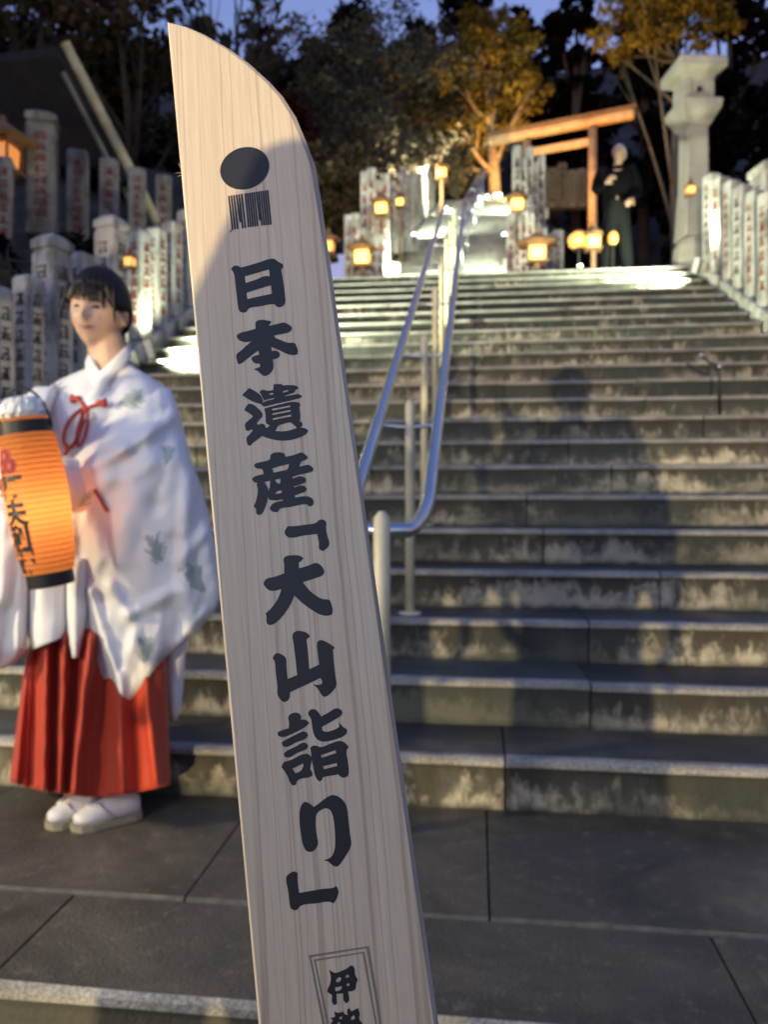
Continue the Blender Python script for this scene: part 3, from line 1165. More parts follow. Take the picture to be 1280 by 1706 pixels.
def tree(name, label, base, H, clumps, nleaf, lsize, lmat, bark, trunk_r, seed, group=None, limbs=7, lean=(0, 0), spread=0.55, crown_from=0.3, cat='tree'):
    """clumps: list of (dx, dy, z, rx, rz) relative to the base"""
    rg = np.random.default_rng(seed)
    rr = random.Random(seed)
    root = empty(name, base)
    tag(root, label, cat, group)
    mb = MB()
    pts = [Vector((lean[0]*t*t*H+0.05*math.sin(5*t+seed), lean[1]*t*t*H+0.05*math.cos(4*t+seed), H*t)) for t in np.linspace(-0.08, 0.97, 9)]
    mb.tube(pts, [trunk_r*(1.25 if i == 0 else 1)*(1-0.85*i/8) for i in range(9)], 10)
    mb.build('trunk', bark, root, smooth=True)
    for i in range(min(limbs, len(clumps))):
        cx, cy, cz, rx, rz = clumps[i % len(clumps)]
        s = pts[2+int(5*rr.random())]
        e = Vector((cx, cy, cz))
        if s.z > e.z+0.3:
            s = min(pts, key=lambda p: abs(p.z-(e.z-0.6)))
        m = s.lerp(e, 0.5)+Vector((rr.uniform(-.3, .3), rr.uniform(-.3, .3), -0.15))
        b = MB()
        cv = bezier(s, m, e, 6)
        r0 = trunk_r*0.4
        b.tube(cv, [r0*(1-0.13*k) for k in range(7)], 7)
        for q in range(3):
            st = cv[3+q]
            en = e+Vector((rr.uniform(-rx, rx), rr.uniform(-rx, rx), rr.uniform(-rz, rz)))*0.9
            b.tube(bezier(st, st.lerp(en, 0.5)+Vector((0, 0, 0.1)), en, 4), [r0*0.4*(1-0.2*k) for k in range(5)], 5)
        b.build('limb', bark, root, smooth=True)
    w = np.array([c[3]**2*c[4] for c in clumps])
    w = w/w.sum()
    cnt = rg.multinomial(nleaf, w)
    P = []
    for (cx, cy, cz, rx, rz), k in zip(clumps, cnt):
        # sub clumps so the outline stays ragged
        ns = max(3, k//45)
        sc = rg.normal(size=(ns, 3))
        sc /= np.linalg.norm(sc, axis=1)[:, None]
        sc *= rg.uniform(0.35, 1.0, ns)[:, None]
        pick = rg.integers(0, ns, k)
        q = sc[pick]+rg.normal(size=(k, 3))*spread*0.30
        P.append(np.array([cx, cy, cz])+q*np.array([rx, rx, rz]))
    P = np.concatenate(P)
    cr = leaves('crown', P, lsize, lmat, root, seed)
    tag(cr, kind='stuff')
    return root


def rand_clumps(seed, n, z0, z1, R, r, taper=0.0):
    rr = random.Random(seed)
    out = []
    for i in range(n):
        t = rr.random()
        RR = R*(1-taper*t)
        a = rr.uniform(0, 6.28)
        d = RR*math.sqrt(rr.random())
        out.append((d*math.cos(a), d*math.sin(a), z0+(z1-z0)*t, r*rr.uniform(0.7, 1.2)*(1-0.5*taper*t), r*rr.uniform(0.5, 0.8)*(1-0.3*taper*t)))
    return out


def tree_at(px, Y, zb, **k):
    p = at(px, 400, Y)
    return Vector((p.x, p.y, zb))


# the orange lit ginkgo behind the upper stair
gp = at(823, 320, 20.6)
sc_ = gp.y/1282/1.02
cl = []
for (px, py, r) in [(800, 60, 40), (770, 95, 36), (845, 95, 45), (880, 130, 34), (800, 150, 42), (850, 165, 36), (775, 190, 28), (820, 205, 30), (870, 60, 38), (760, 150, 30), (835, 25, 40), (790, 20, 35), (730, 140, 26), (890, 95, 22)]:
    q = at(px, py, 20.6+rnd.uniform(-1, 1))
    cl.append((q.x-gp.x, q.y-gp.y, q.z-gp.z, r*sc_*1.05, r*sc_*0.95))
tree('ginkgo_tree', 'golden ginkgo tree with an orange lit trunk behind the top of the upper stair', gp-Vector((0, 0, 0.4)), 4.9, cl, 10500, 0.08, M_GINKGO, M_BARKG, 0.20, 21, group='ginkgo trees', limbs=9)
# the second ginkgo behind the stone lantern
gp = at(1128, 300, 14.6)
gb = Vector((gp.x, gp.y, 4.6))
sc_ = gp.y/1282/1.04
cl = []
for (px, py, r) in [(1040, 30, 40), (1010, 75, 26), (1060, 75, 34), (1035, 105, 22), (1100, 30, 45), (1150, 20, 45), (1080, -20, 50), (1170, 60, 30), (1120, 70, 28), (1005, 45, 24), (1200, 15, 40), (1130, -40, 60)]:
    q = at(px, py, 14.6+rnd.uniform(-0.7, 0.7))
    cl.append((q.x-gb.x, q.y-gb.y, q.z-gb.z, r*sc_*1.05, r*sc_*0.95))
tree('ginkgo_tree', 'dim golden ginkgo boughs hanging at the upper right behind the stone lantern', gb, 6.2, cl, 8000, 0.06, M_GINKGO, plain('pale_bark', (0.09, 0.08, 0.065), 0.9, bump=(20, 0.5, 0.01)), 0.10, 22, group='ginkgo trees', limbs=8)

# undergrowth bank of grey olive shrubs behind the upper posts
shr = [(575, 250, 17.5, 1.5), (640, 230, 19.5, 1.9), (700, 220, 21.5, 2.1), (600, 180, 22, 2.2), (665, 165, 23.5, 2.2), (730, 185, 23.0, 1.8), (770, 250, 22.0, 1.1), (556, 330, 12.6, 0.8)]
lab = ['grey olive bush behind the tall pinkish posts at left', 'grey olive bush above the dim orange lantern', 'grey olive bush left of the highest yellow lantern', 'upper olive bush beside the right edge of the wooden sword', 'upper olive bush in the middle of the bank', 'upper olive bush touching the golden ginkgo', 'small olive bush left of the orange trunk', 'dark low bush by the right edge of the wooden sword']
for i, (px, py, Y, r) in enumerate(shr):
    c = at(px, py, Y)
    zb = c.z-r*1.2
    cl = rand_clumps(40+i, 9, r*0.6, r*1.9, r*0.8, r*0.62)
    tree('bush', lab[i], Vector((c.x, c.y, zb)), r*1.8, cl, 7000, 0.085, M_OLIVE if i != 7 else M_BROWNLEAF, M_BARK, 0.06, 40+i, group='bushes on the bank behind the upper stair', limbs=6, cat='bush')

# tall dark trees that close the view, sky showing through between their tops
tall = [
    # px centre, top py, half width px, Y, leaf material, label
    (565, -60, 95, 27, M_CONIFER, 'tall dark evergreen right of the sword tip, against the blue sky', 9000),
    (500, 100, 62, 25, M_CONIFER, 'dark evergreen right beside the curved top of the wooden sword', 5000),
    (690, 45, 80, 30, M_CONIFER, 'dark evergreen under the brightest gap of blue sky', 6500),
    (780, -30, 80, 28, M_CONIFER, 'dark evergreen standing behind the golden ginkgo', 6500),
    (870, 20, 45, 31, M_BLACKLEAF, 'black evergreen below the small gap of sky right of the ginkgo', 4500),
    (925, 28, 62, 29, M_BLACKLEAF, 'low black evergreen just right of the small gap of sky', 5500),
    (960, -40, 65, 27, M_BLACKLEAF, 'black evergreen between the two golden ginkgos', 6500),
    (1075, -70, 95, 25, M_BLACKLEAF, 'black evergreen behind the flat cap of the stone lantern', 7500),
    (1215, -80, 100, 22, M_BLACKLEAF, 'black evergreen at the far right above the right fence', 7500),
    (1340, -80, 110, 21, M_BLACKLEAF, 'black evergreen cut by the right edge of the picture', 6000),
    (395, 80, 95, 24, M_BROWNLEAF, 'brown bushy tree behind the left edge of the wooden sword', 6500),
    (250, 60, 110, 21, M_BROWNLEAF, 'brown tree in the middle of the upper left, behind the leaning pole', 7000),
    (90, 30, 130, 19, M_BROWNLEAF, 'brown tree at the upper left corner behind the thickest post', 7500),
    (-70, 0, 130, 17, M_BROWNLEAF, 'brown tree cut by the left edge of the picture', 6000),
]
for i, (px, top, hw, Y, mt, lab, nl) in enumerate(tall):
    p = at(px, top, Y)
    zb = hill_z(p.x, p.y)-0.3
    H = p.z-zb
    W = hw*Y/1282
    conif = mt is not M_BROWNLEAF
    cl = rand_clumps(60+i, 26, H*0.14, H*0.93, W*0.85, W*0.5, 0.55 if conif else 0.1)
    if conif:
        cl.append((0, 0, H*0.95, W*0.28, W*0.4))
    tree('evergreen_tree' if conif else 'broadleaf_tree', lab, Vector((p.x, p.y, zb)), H*0.95, cl, int(nl*1.9), 0.17 if conif else 0.14, mt, M_BARK, 0.22, 60+i, group='tall trees on the hillside', limbs=6)
# open crown of a broadleaf tree over the upper left, sky sparkling through
for i, (px, py, Y, r, n, lab) in enumerate([(60, 40, 15, 1.6, 4200, 'sparse overhanging brown tree at the top left corner with sky between its leaves'), (225, 30, 15.5, 1.5, 3600, 'sparse brown tree left of the sword tip with sky between its leaves'), (390, 10, 17, 1.2, 900, 'thin twiggy crown across the blue sky behind the sword tip')]):
    c = at(px, py, Y)
    zb = hill_z(c.x, c.y)
    H = c.z-zb
    cl = rand_clumps(90+i, 14, H*0.72, H*1.12, r*1.3, r*0.6)
    tree('broadleaf_tree', lab, Vector((c.x, c.y, zb)), H, cl, n, 0.13, M_BROWNLEAF, M_BARK, 0.14, 90+i, group='open crowned trees at the upper left', limbs=12)
# dark red maple low behind the sword
c = at(500, 210, 17)
zb = hill_z(c.x, c.y)
tree('maple_tree', 'dark red maple beside the right edge of the sword below its curve', Vector((c.x, c.y, zb)), c.z-zb, rand_clumps(99, 10, (c.z-zb)*0.75, (c.z-zb)*1.12, 0.6, 0.5), 1500, 0.12, M_MAPLE, M_BARK, 0.09, 99, limbs=6)
# shrubs on the left bank between the two left fences
for i, (px, py, Y, r) in enumerate([(25, 440, 6.2, 0.42), (110, 425, 6.9, 0.45), (165, 300, 10.5, 0.6)]):
    c = at(px, py, Y)
    tree('bush', ['dark shrub at the left edge between the two stone fences', 'dark shrub above the woman\'s head between the two stone fences', 'dark shrub behind the red lettered posts'][i], Vector((c.x, c.y, c.z-r)), r*1.5, rand_clumps(120+i, 7, r*0.4, r*1.5, r*0.8, r*0.5), 1100, 0.07, M_BLACKLEAF, M_BARK, 0.03, 120+i, group='dark shrubs between the left fences', limbs=4, cat='bush')

# the little bent pipe with two bright ends on the right of the stair
p = at(1205, 700, Y0+8.5*RUN)
kk = int((p.y-Y0)/RUN)+1
bx = empty('bent_pipe', (p.x, Y0+kk*RUN-0.06, kk*RISE))
tag(bx, 'small dark bent pipe with two bright ends standing on the right of the stair', 'pipe')
mb = MB()
mb.tube([(0.015, 0, 0), (0.01, 0, 0.30), (0.0, 0, 0.34), (-0.05, 0, 0.36), (-0.10, 0, 0.40)], 0.008, 8)
mb.build('stem', M_BLACKMETAL, bx, smooth=True)
for q in ((0.01, 0, 0.335), (-0.10, 0, 0.405)):
    mb = MB()
    mb.ellipsoid(q, (0.016, 0.016, 0.016), 10, 8)
    mb.build('end_cap', M_STEEL, bx, smooth=True)

# ------------------------------------------------------------------ the wooden sword in the foreground
# camera-aligned directions: right, up, forward -> world
def cw(r, u_, f):
    return RT*r+Vector((0, 0, u_))+FW*f


BW = 0.090
BS0 = 0.388
Bu = cw(0.9891, 0.1476, 0.0).normalized()
Bv = cw(-0.1432, 0.9597, 0.2468)
Bv = (Bv-Bu*Bv.dot(Bu)).normalized()
Bn = Bu.cross(Bv).normalized()
if Bn.dot(FW) > 0:
    Bn = -Bn
BP = EYEP+cw((430-CX)/FPX, (HZ-1706)/FPX, 1)*BS0


def buv(px, py):
    d = cw((px-CX)/FPX, (HZ-py)/FPX, 1)
    t = (BP-EYEP).dot(Bn)/d.dot(Bn)
    q = EYEP+d*t-BP
    return (q.dot(Bu), q.dot(Bv))


sword = empty('wooden_sword', BP)
sword.rotation_euler = Matrix((Bu, Bv, Bn)).transposed().to_euler()
tag(sword, 'large pale votive wooden sword with black brush lettering, close in front', 'wooden sword')


def wood_mat():
    m = NT('straight_grained_cedar')
    v = m.coords((1, 1, 1))
    warp = m.noise(m.coords((6, 1.6, 6)), 2.0, 3)
    sep = m.n('ShaderNodeSeparateXYZ')
    m.l(v, sep.inputs[0])
    x = m.math('ADD', sep.outputs['X'], m.math('MULTIPLY', warp, 0.010))
    x = m.math('ADD', x, m.math('MULTIPLY', sep.outputs['Y'], -0.045))
    comb = m.n('ShaderNodeCombineXYZ')
    m.l(x, comb.inputs['X'])
    m.l(m.math('MULTIPLY', sep.outputs['Y'], 0.004), comb.inputs['Y'])
    bands = m.noise(comb.outputs[0], 105, 1.0, 0.4)
    dist = m.math('ABSOLUTE', m.math('SUBTRACT', bands, 0.5))
    lines = m.ramp(dist, [(0.0, (0.72, 0.69, 0.66)), (0.022, (0.97, 0.97, 0.97)), (0.05, (1, 1, 1))])
    soft = m.ramp(m.noise(comb.outputs[0], 310, 1), [(0.35, (0.93, 0.925, 0.92)), (0.6, (1, 1, 1))])
    tone = m.noise(comb.outputs[0], 38, 2)
    base = m.ramp(tone, [(0.3, (0.50, 0.415, 0.325)), (0.7, (0.575, 0.485, 0.385))])
    fib = m.noise(m.coords((900, 22, 900)), 1.0, 3, 0.6)
    col = m.mix(1.0, base, lines, 'MULTIPLY')
    col = m.mix(1.0, col, soft, 'MULTIPLY')
    col = m.mix(0.16, col, m.ramp(fib, [(0.3, 0.25), (0.7, 0.8)]), 'OVERLAY')
    m.color(col)
    m.set(Roughness=0.55)
    m.bump(m.math('ADD', fib, bands), 0.12, 0.0006)
    return m.mat


M_WOOD = wood_mat()
edge = [(278, 35), (309, 42), (340, 54), (383, 78), (414, 101), (448, 132), (470, 156), (492, 190), (511, 236), (525, 273), (534, 330), (545, 408)]
outl = [buv(*q) for q in edge]
r0 = buv(730, 1706)
l0 = buv(430, 1706)
rd = ((outl[-1][0]-r0[0])/(outl[-1][1]-r0[1]))
ld = ((outl[0][0]-l0[0])/(outl[0][1]-l0[1]))
low = -0.20
for t in (0.75, 0.5, 0.25, 0.0, -0.5, -1.0):
    y = outl[11][1]*t if t > 0 else -low*t
    outl.append((r0[0]+rd*(y-r0[1]), y))
bl = []
for t in (-1.0, -0.5, 0.0, 0.25, 0.5, 0.75, 0.93):
    y = outl[0][1]*t if t > 0 else -low*t
    bl.append((l0[0]+ld*(y-l0[1]), y))
nright = len(outl)
outl += bl            # clockwise: tip, curve, right side, bottom, left side
nn = len(outl)


def inset(pts, ws):
    out = []
    n = len(pts)
    for i in range(n):
        p0, p1, p2 = Vector(pts[i-1]), Vector(pts[i]), Vector(pts[(i+1) % n])
        d1, d2 = (p1-p0).normalized(), (p2-p1).normalized()
        n1, n2 = Vector((d1.y, -d1.x)), Vector((d2.y, -d2.x))
        m = (n1+n2).normalized()
        k = ws[i]/max(0.35, m.dot(n1))
        out.append(p1+m*k)
    return out


ws = []
for i in range(nn):
    if i == 0:
        ws.append(0.0012)
    elif i < 12:
        ws.append(0.0008+0.0024*min(1, i/3.0) if i < 11 else 0.0024)
    elif i < nright:
        ws.append(0.0020)
    else:
        ws.append(0.0014)
inn = inset(outl, ws)
TH = 0.011
mb = MB()
fr = [Vector((p[0], p[1], 0)) for p in inn]
ch = [Vector((p[0], p[1], -w*0.9)) for p, w in zip(outl, ws)]
bk = [Vector((p[0], p[1], -TH)) for p in outl]
bk2 = [Vector((p[0], p[1], -TH-0.001)) for p in inn]
mb.loft([fr, ch, bk, bk2], cap=True)
blade = mb.build('blade', M_WOOD, sword)

M_INK = plain('matt_black_ink', (0.012, 0.013, 0.018), 0.55)
M_GRAYINK = plain('grey_stamp_ink', (0.20, 0.17, 0.145), 0.7)
_k = [0]


def ink(name, polys, conv, mat=M_INK, parent=None):
    """polys: list of (outer, [holes]) in photo positions; flat print on the board"""
    cu = bpy.data.curves.new('tmp', 'CURVE')
    cu.dimensions = '2D'
    cu.fill_mode = 'BOTH'
    me = None
    allv, allf = [], []
    for outer, holes in polys:
        cu.splines.clear()
        for pl_ in [outer]+holes:
            pts = [buv(*conv(*q)) for q in pl_]
            s = cu.splines.new('BEZIER')
            s.bezier_points.add(len(pts)-1)
            N = len(pts)
            for i, q in enumerate(pts):
                bp = s.bezier_points[i]
                a, b = Vector(pts[i-1]), Vector(pts[(i+1) % N])
                c = Vector(q)
                d1, d2 = (c-a), (b-c)
                bp.co = (c.x, c.y, 0)
                bp.handle_left_type = bp.handle_right_type = 'FREE'
                ang = d1.angle(d2, 0) if d1.length > 1e-9 and d2.length > 1e-9 else 0
                if ang < 1.0:
                    tdir = (d1.normalized()+d2.normalized()).normalized()
                    hl, hr_ = c-tdir*d1.length*0.33, c+tdir*d2.length*0.33
                else:
                    hl, hr_ = c-d1*0.33, c+d2*0.33
                bp.handle_left = (hl.x, hl.y, 0)
                bp.handle_right = (hr_.x, hr_.y, 0)
            s.use_cyclic_u = True
            s.resolution_u = 4
        to = bpy.data.objects.new('tmp', cu)
        C.objects.link(to)
        dg = bpy.context.evaluated_depsgraph_get()
        tm = bpy.data.meshes.new_from_object(to.evaluated_get(dg))
        _k[0] += 1
        z = 0.00012+0.00002*(_k[0] % 7)
        b = len(allv)
        allv += [(v.co.x, v.co.y, z) for v in tm.vertices]
        allf += [tuple(i+b for i in p.vertices) for p in tm.polygons]
        bpy.data.objects.remove(to)
        bpy.data.meshes.remove(tm)
    bpy.data.curves.remove(cu)
    mb = MB()
    mb.add(allv, allf)
    return mb.build(name, mat, parent or sword)


def cv(x0, y0, s):
    return lambda x, y: (x0+x/s, y0+y/s)


cA, cB, cC, cD, cE, cF = cv(360, 410, 7.111), cv(380, 640, 7.111), cv(410, 850, 5.172), cv(430, 1160, 4.61), cv(490, 1560, 5.12), cv(270, 20, 3.879)
ink('printed_character', [([(175, 270), (215, 235), (262, 235), (290, 252), (350, 240), (520, 190), (650, 150), (690, 152), (735, 185), (795, 225), (795, 250), (776, 275), (785, 350), (805, 480), (818, 600), (822, 650), (805, 700), (770, 722), (725, 722), (690, 690), (650, 690), (520, 715), (385, 742), (360, 780), (320, 790), (280, 775), (262, 730), (245, 600), (225, 430), (208, 320)],
     [[(340, 360), (480, 320), (628, 278), (636, 360), (600, 355), (555, 362), (480, 395), (350, 438)], [(360, 555), (500, 510), (650, 465), (662, 565), (520, 595), (372, 628)]])], cA)
ink('printed_character', [([(465, 910), (505, 878), (600, 880), (655, 892), (650, 910), (622, 945), (700, 930), (810, 907), (860, 930), (898, 965), (890, 1000), (850, 1025), (770, 1045), (688, 1060), (690, 1075), (760, 1110), (850, 1145), (930, 1150), (952, 1185), (970, 1240), (968, 1280), (930, 1292), (860, 1285), (770, 1245), (655, 1195), (660, 1245), (715, 1240), (755, 1270), (755, 1300), (735, 1325), (672, 1345), (680, 1400), (678, 1450), (650, 1500), (600, 1535), (565, 1538), (530, 1515), (490, 1480), (440, 1458), (500, 1440), (522, 1430), (520, 1395), (460, 1388), (425, 1355), (418, 1325), (440, 1308), (510, 1285), (498, 1238), (450, 1275), (360, 1345), (290, 1395), (262, 1398), (248, 1360), (242, 1285), (300, 1235), (370, 1170), (420, 1130), (340, 1138), (285, 1122), (245, 1080), (245, 1055), (285, 1030), (380, 1005), (468, 980), (465, 940)], [])], cA)
ink('printed_character', [
    ([(540, 0), (640, 0), (645, 15), (740, 12), (805, 20), (835, 45), (825, 60), (800, 65), (790, 100), (700, 130), (655, 145), (760, 130), (830, 118), (875, 138), (870, 155), (800, 180), (700, 205), (600, 225), (480, 255), (420, 265), (390, 240), (440, 205), (540, 180), (545, 165), (460, 185), (425, 195), (395, 130), (372, 95), (400, 68), (440, 72), (470, 80), (535, 70)],
     [[(488, 115), (535, 103), (540, 120), (495, 128)], [(645, 88), (710, 70), (712, 85), (655, 102)]]),
    ([(165, 130), (250, 45), (320, 85), (390, 140), (412, 190), (415, 205), (400, 240), (340, 225), (250, 185)], []),
    ([(430, 290), (500, 270), (640, 235), (760, 210), (840, 222), (855, 240), (845, 270), (850, 330), (855, 390), (845, 440), (880, 460), (880, 490), (850, 515), (900, 520), (940, 540), (948, 560), (925, 590), (850, 630), (750, 660), (650, 670), (550, 660), (470, 640), (400, 615), (370, 640), (300, 690), (260, 728), (235, 725), (222, 690), (222, 630), (260, 590), (295, 545), (270, 540), (240, 555), (212, 545), (200, 490), (205, 465), (250, 425), (295, 385), (270, 360), (190, 310), (215, 265), (240, 232), (290, 240), (340, 275), (385, 320), (408, 355), (400, 390), (370, 420), (340, 465), (360, 480), (395, 468), (430, 480), (450, 520), (470, 510), (495, 490), (475, 480), (455, 470), (445, 380)],
     [[(520, 293), (735, 253), (735, 272), (525, 314)], [(522, 348), (740, 305), (740, 324), (525, 368)], [(528, 406), (748, 360), (748, 382), (530, 426)], [(560, 555), (600, 490), (640, 475), (740, 455), (765, 470), (815, 520), (720, 550), (640, 560)]])], cB)
ink('printed_character', [([(500, 850), (520, 825), (580, 808), (640, 812), (670, 830), (680, 862), (780, 840), (880, 812), (915, 835), (945, 865), (935, 885), (910, 900), (870, 915), (845, 975), (880, 972), (950, 955), (985, 975), (1010, 1000), (1005, 1025), (960, 1045), (860, 1070), (760, 1100), (765, 1118), (850, 1092), (895, 1100), (925, 1130), (920, 1155), (880, 1180), (780, 1212), (785, 1225), (860, 1200), (905, 1210), (932, 1240), (920, 1265), (870, 1290), (790, 1320), (797, 1345), (880, 1330), (960, 1335), (1000, 1360), (1015, 1400), (1000, 1435), (965, 1448), (940, 1430), (925, 1422), (850, 1430), (740, 1455), (610, 1480), (590, 1510), (550, 1515), (510, 1500), (492, 1470), (520, 1425), (560, 1402), (650, 1380), (645, 1366), (560, 1378), (485, 1370), (472, 1330), (468, 1350), (455, 1410), (430, 1480), (395, 1540), (360, 1550), (335, 1530), (330, 1480), (308, 1450), (325, 1400), (345, 1320), (352, 1240), (340, 1190), (350, 1170), (315, 1165), (282, 1130), (300, 1105), (420, 1065), (410, 1020), (400, 1005), (340, 1000), (308, 970), (320, 945), (360, 930), (480, 900), (500, 880)],
     [[(520, 1000), (600, 975), (725, 945), (700, 1010), (620, 1030), (540, 1050)], [(428, 1160), (500, 1145), (490, 1230), (478, 1270), (465, 1220)], [(552, 1135), (620, 1120), (618, 1175), (590, 1180)], [(555, 1305), (580, 1270), (640, 1262), (632, 1290)]])], cB)
ink('printed_bracket', [([(332, 190), (358, 138), (400, 138), (510, 125), (610, 105), (625, 88), (655, 80), (685, 95), (693, 120), (690, 150), (700, 220), (718, 290), (700, 325), (665, 353), (632, 335), (628, 280), (612, 205), (500, 218), (375, 237), (350, 225)], [])], cC)
ink('printed_character', [([(325, 415), (350, 395), (400, 388), (470, 395), (495, 415), (480, 435), (455, 450), (455, 500), (530, 480), (605, 455), (650, 480), (678, 530), (660, 560), (600, 585), (490, 620), (520, 660), (580, 720), (660, 765), (720, 775), (735, 810), (747, 860), (740, 900), (700, 910), (640, 900), (560, 855), (480, 795), (415, 735), (390, 800), (340, 880), (280, 950), (230, 985), (195, 988), (178, 970), (175, 920), (168, 890), (220, 840), (270, 770), (305, 680), (240, 695), (200, 690), (160, 655), (150, 630), (175, 592), (240, 575), (328, 545), (328, 470)], [])], cC)
ink('printed_character', [([(402, 1070), (425, 1045), (460, 1040), (520, 1055), (550, 1080), (540, 1100), (520, 1110), (530, 1200), (545, 1370), (630, 1330), (620, 1240), (612, 1150), (625, 1125), (655, 1120), (710, 1145), (762, 1180), (760, 1195), (748, 1200), (755, 1300), (770, 1430), (778, 1510), (750, 1555), (700, 1600), (675, 1608), (650, 1590), (620, 1540), (575, 1500), (620, 1505), (655, 1495), (655, 1470), (640, 1445), (560, 1485), (460, 1530), (378, 1570), (375, 1610), (360, 1640), (330, 1655), (300, 1635), (270, 1585), (270, 1530), (255, 1400), (245, 1300), (228, 1275), (245, 1245), (270, 1230), (310, 1245), (340, 1270), (348, 1350), (358, 1455), (440, 1420), (425, 1280), (410, 1150)], [])], cC)
ink('printed_character', [
    ([(150, 275), (180, 262), (235, 245), (238, 200), (232, 160), (245, 140), (285, 125), (315, 132), (328, 150), (330, 180), (360, 178), (395, 205), (370, 230), (280, 280), (210, 310), (175, 312), (152, 300)], []),
    ([(180, 355), (210, 335), (290, 295), (350, 270), (375, 280), (385, 300), (365, 325), (290, 355), (225, 388), (195, 385)], []),
    ([(197, 440), (220, 420), (290, 385), (350, 355), (375, 365), (385, 385), (370, 405), (300, 435), (235, 470), (205, 465)], []),
    ([(180, 545), (195, 510), (250, 490), (370, 440), (400, 455), (412, 480), (405, 520), (400, 560), (418, 590), (415, 610), (390, 622), (340, 630), (300, 650), (290, 680), (265, 685), (245, 660), (225, 610), (200, 570)], [[(265, 555), (345, 515), (348, 530), (325, 575), (285, 590)]]),
    ([(385, 125), (410, 100), (440, 102), (465, 125), (485, 155), (540, 125), (600, 92), (635, 102), (650, 125), (640, 145), (580, 185), (490, 235), (492, 262), (520, 272), (590, 255), (625, 235), (620, 200), (650, 232), (685, 255), (680, 285), (650, 310), (580, 335), (500, 348), (460, 335), (430, 295), (415, 230), (405, 170), (388, 145)], []),
    ([(400, 395), (420, 380), (445, 378), (475, 390), (560, 362), (630, 342), (665, 355), (695, 385), (690, 402), (682, 410), (690, 500), (697, 580), (690, 610), (660, 625), (630, 615), (618, 600), (560, 610), (500, 620), (492, 640), (475, 655), (455, 640), (435, 600), (425, 550), (412, 480), (405, 420)], [[(483, 452), (595, 415), (600, 435), (490, 472)], [(497, 538), (605, 512), (608, 535), (505, 560)]])], cD)
ink('printed_character', [([(318, 930), (322, 870), (340, 825), (362, 808), (390, 820), (428, 850), (470, 820), (530, 775), (575, 758), (625, 775), (665, 815), (685, 870), (695, 960), (705, 1050), (715, 1140), (700, 1180), (650, 1260), (620, 1300), (600, 1308), (570, 1295), (540, 1270), (500, 1258), (545, 1245), (575, 1215), (590, 1160), (592, 1080), (585, 980), (572, 910), (550, 870), (525, 860), (490, 870), (450, 905), (443, 960), (445, 1030), (455, 1090), (460, 1130), (440, 1175), (405, 1195), (370, 1185), (345, 1140), (330, 1060), (320, 990)], [])], cD)
ink('printed_bracket', [([(218, 1385), (235, 1365), (285, 1345), (305, 1360), (302, 1390), (305, 1440), (315, 1510), (400, 1495), (500, 1478), (590, 1465), (600, 1455), (618, 1498), (605, 1550), (580, 1590), (550, 1578), (450, 1590), (325, 1610), (305, 1635), (280, 1643), (250, 1625), (242, 1590), (232, 1500)], [])], cD)
ink('printed_character', [([(300, 285), (325, 300), (350, 310), (400, 295), (455, 270), (485, 245), (510, 260), (522, 330), (545, 370), (530, 400), (522, 450), (495, 465), (460, 470), (468, 545), (450, 570), (425, 550), (420, 485), (360, 490), (365, 575), (340, 585), (325, 560), (325, 500), (285, 475), (285, 455), (305, 410), (315, 350)],
     [[(365, 360), (395, 345), (405, 365), (380, 390), (358, 385)], [(440, 335), (462, 322), (470, 345), (445, 355)], [(448, 405), (470, 398), (474, 418), (452, 425)], [(348, 435), (408, 425), (405, 445), (355, 470)]])], cE)
ink('printed_character', [([(345, 640), (375, 650), (420, 640), (430, 660), (458, 670), (455, 625), (470, 610), (490, 640), (545, 610), (560, 660), (555, 700), (585, 748), (600, 800), (610, 860), (560, 900), (480, 880), (400, 900), (340, 880), (320, 820), (345, 760), (310, 750), (330, 715), (310, 695), (350, 685)], [[(385, 690), (410, 680), (412, 700), (390, 708)], [(485, 690), (515, 670), (520, 700), (490, 715)], [(420, 770), (480, 760), (480, 790), (425, 800)], [(370, 735), (390, 728), (394, 750), (374, 755)]])], cE)
for a_, b_ in (((0, 0), 18), ((42, 40), 14)):
    ox, oy = a_
    w_ = b_
    outer = [(126+ox, 160+oy*0.9), (636-ox*0.9, 82+oy*1.2), (790-ox*0.9, 1010), (300+ox, 1050)]
    inner = [(126+ox+w_, 160+oy*0.9+w_), (636-ox*0.9-w_, 82+oy*1.2+w_), (790-ox*0.9-w_, 1010-w_), (300+ox+w_, 1050-w_)]
    cu_pts = [(outer, [inner])]
    mbv, mbf = [], []
    for q in outer+inner:
        x, y = buv(*cE(*q))
        mbv.append((x, y, 0.0002))
    for i in range(4):
        j = (i+1) % 4
        mbf.append((i, j, 4+j, 4+i))
    fm = MB()
    fm.add(mbv, mbf)
    fm.build('printed_frame', M_GRAYINK, sword)
# round emblem and the two striped blocks under it
cc = [(534+159*math.cos(t)*0.998+6*math.sin(t), 1011-137*math.sin(t)-12*math.cos(t)) for t in [2*math.pi*i/40 for i in range(40)]]
ink('printed_disc', [(cc, [])], cF)
st = MB()


def stripe(xa, ya, xb, yb, w):
    q = [buv(*cF(*p_)) for p_ in ((xa, ya), (xa+w, ya-w*0.14), (xb+w, yb-w*0.14), (xb, yb))]
    st.add([(x, y, 0.0002) for x, y in q], [(0, 1, 2, 3)])


def topy(x):
    return 1190-(x-425)*0.149


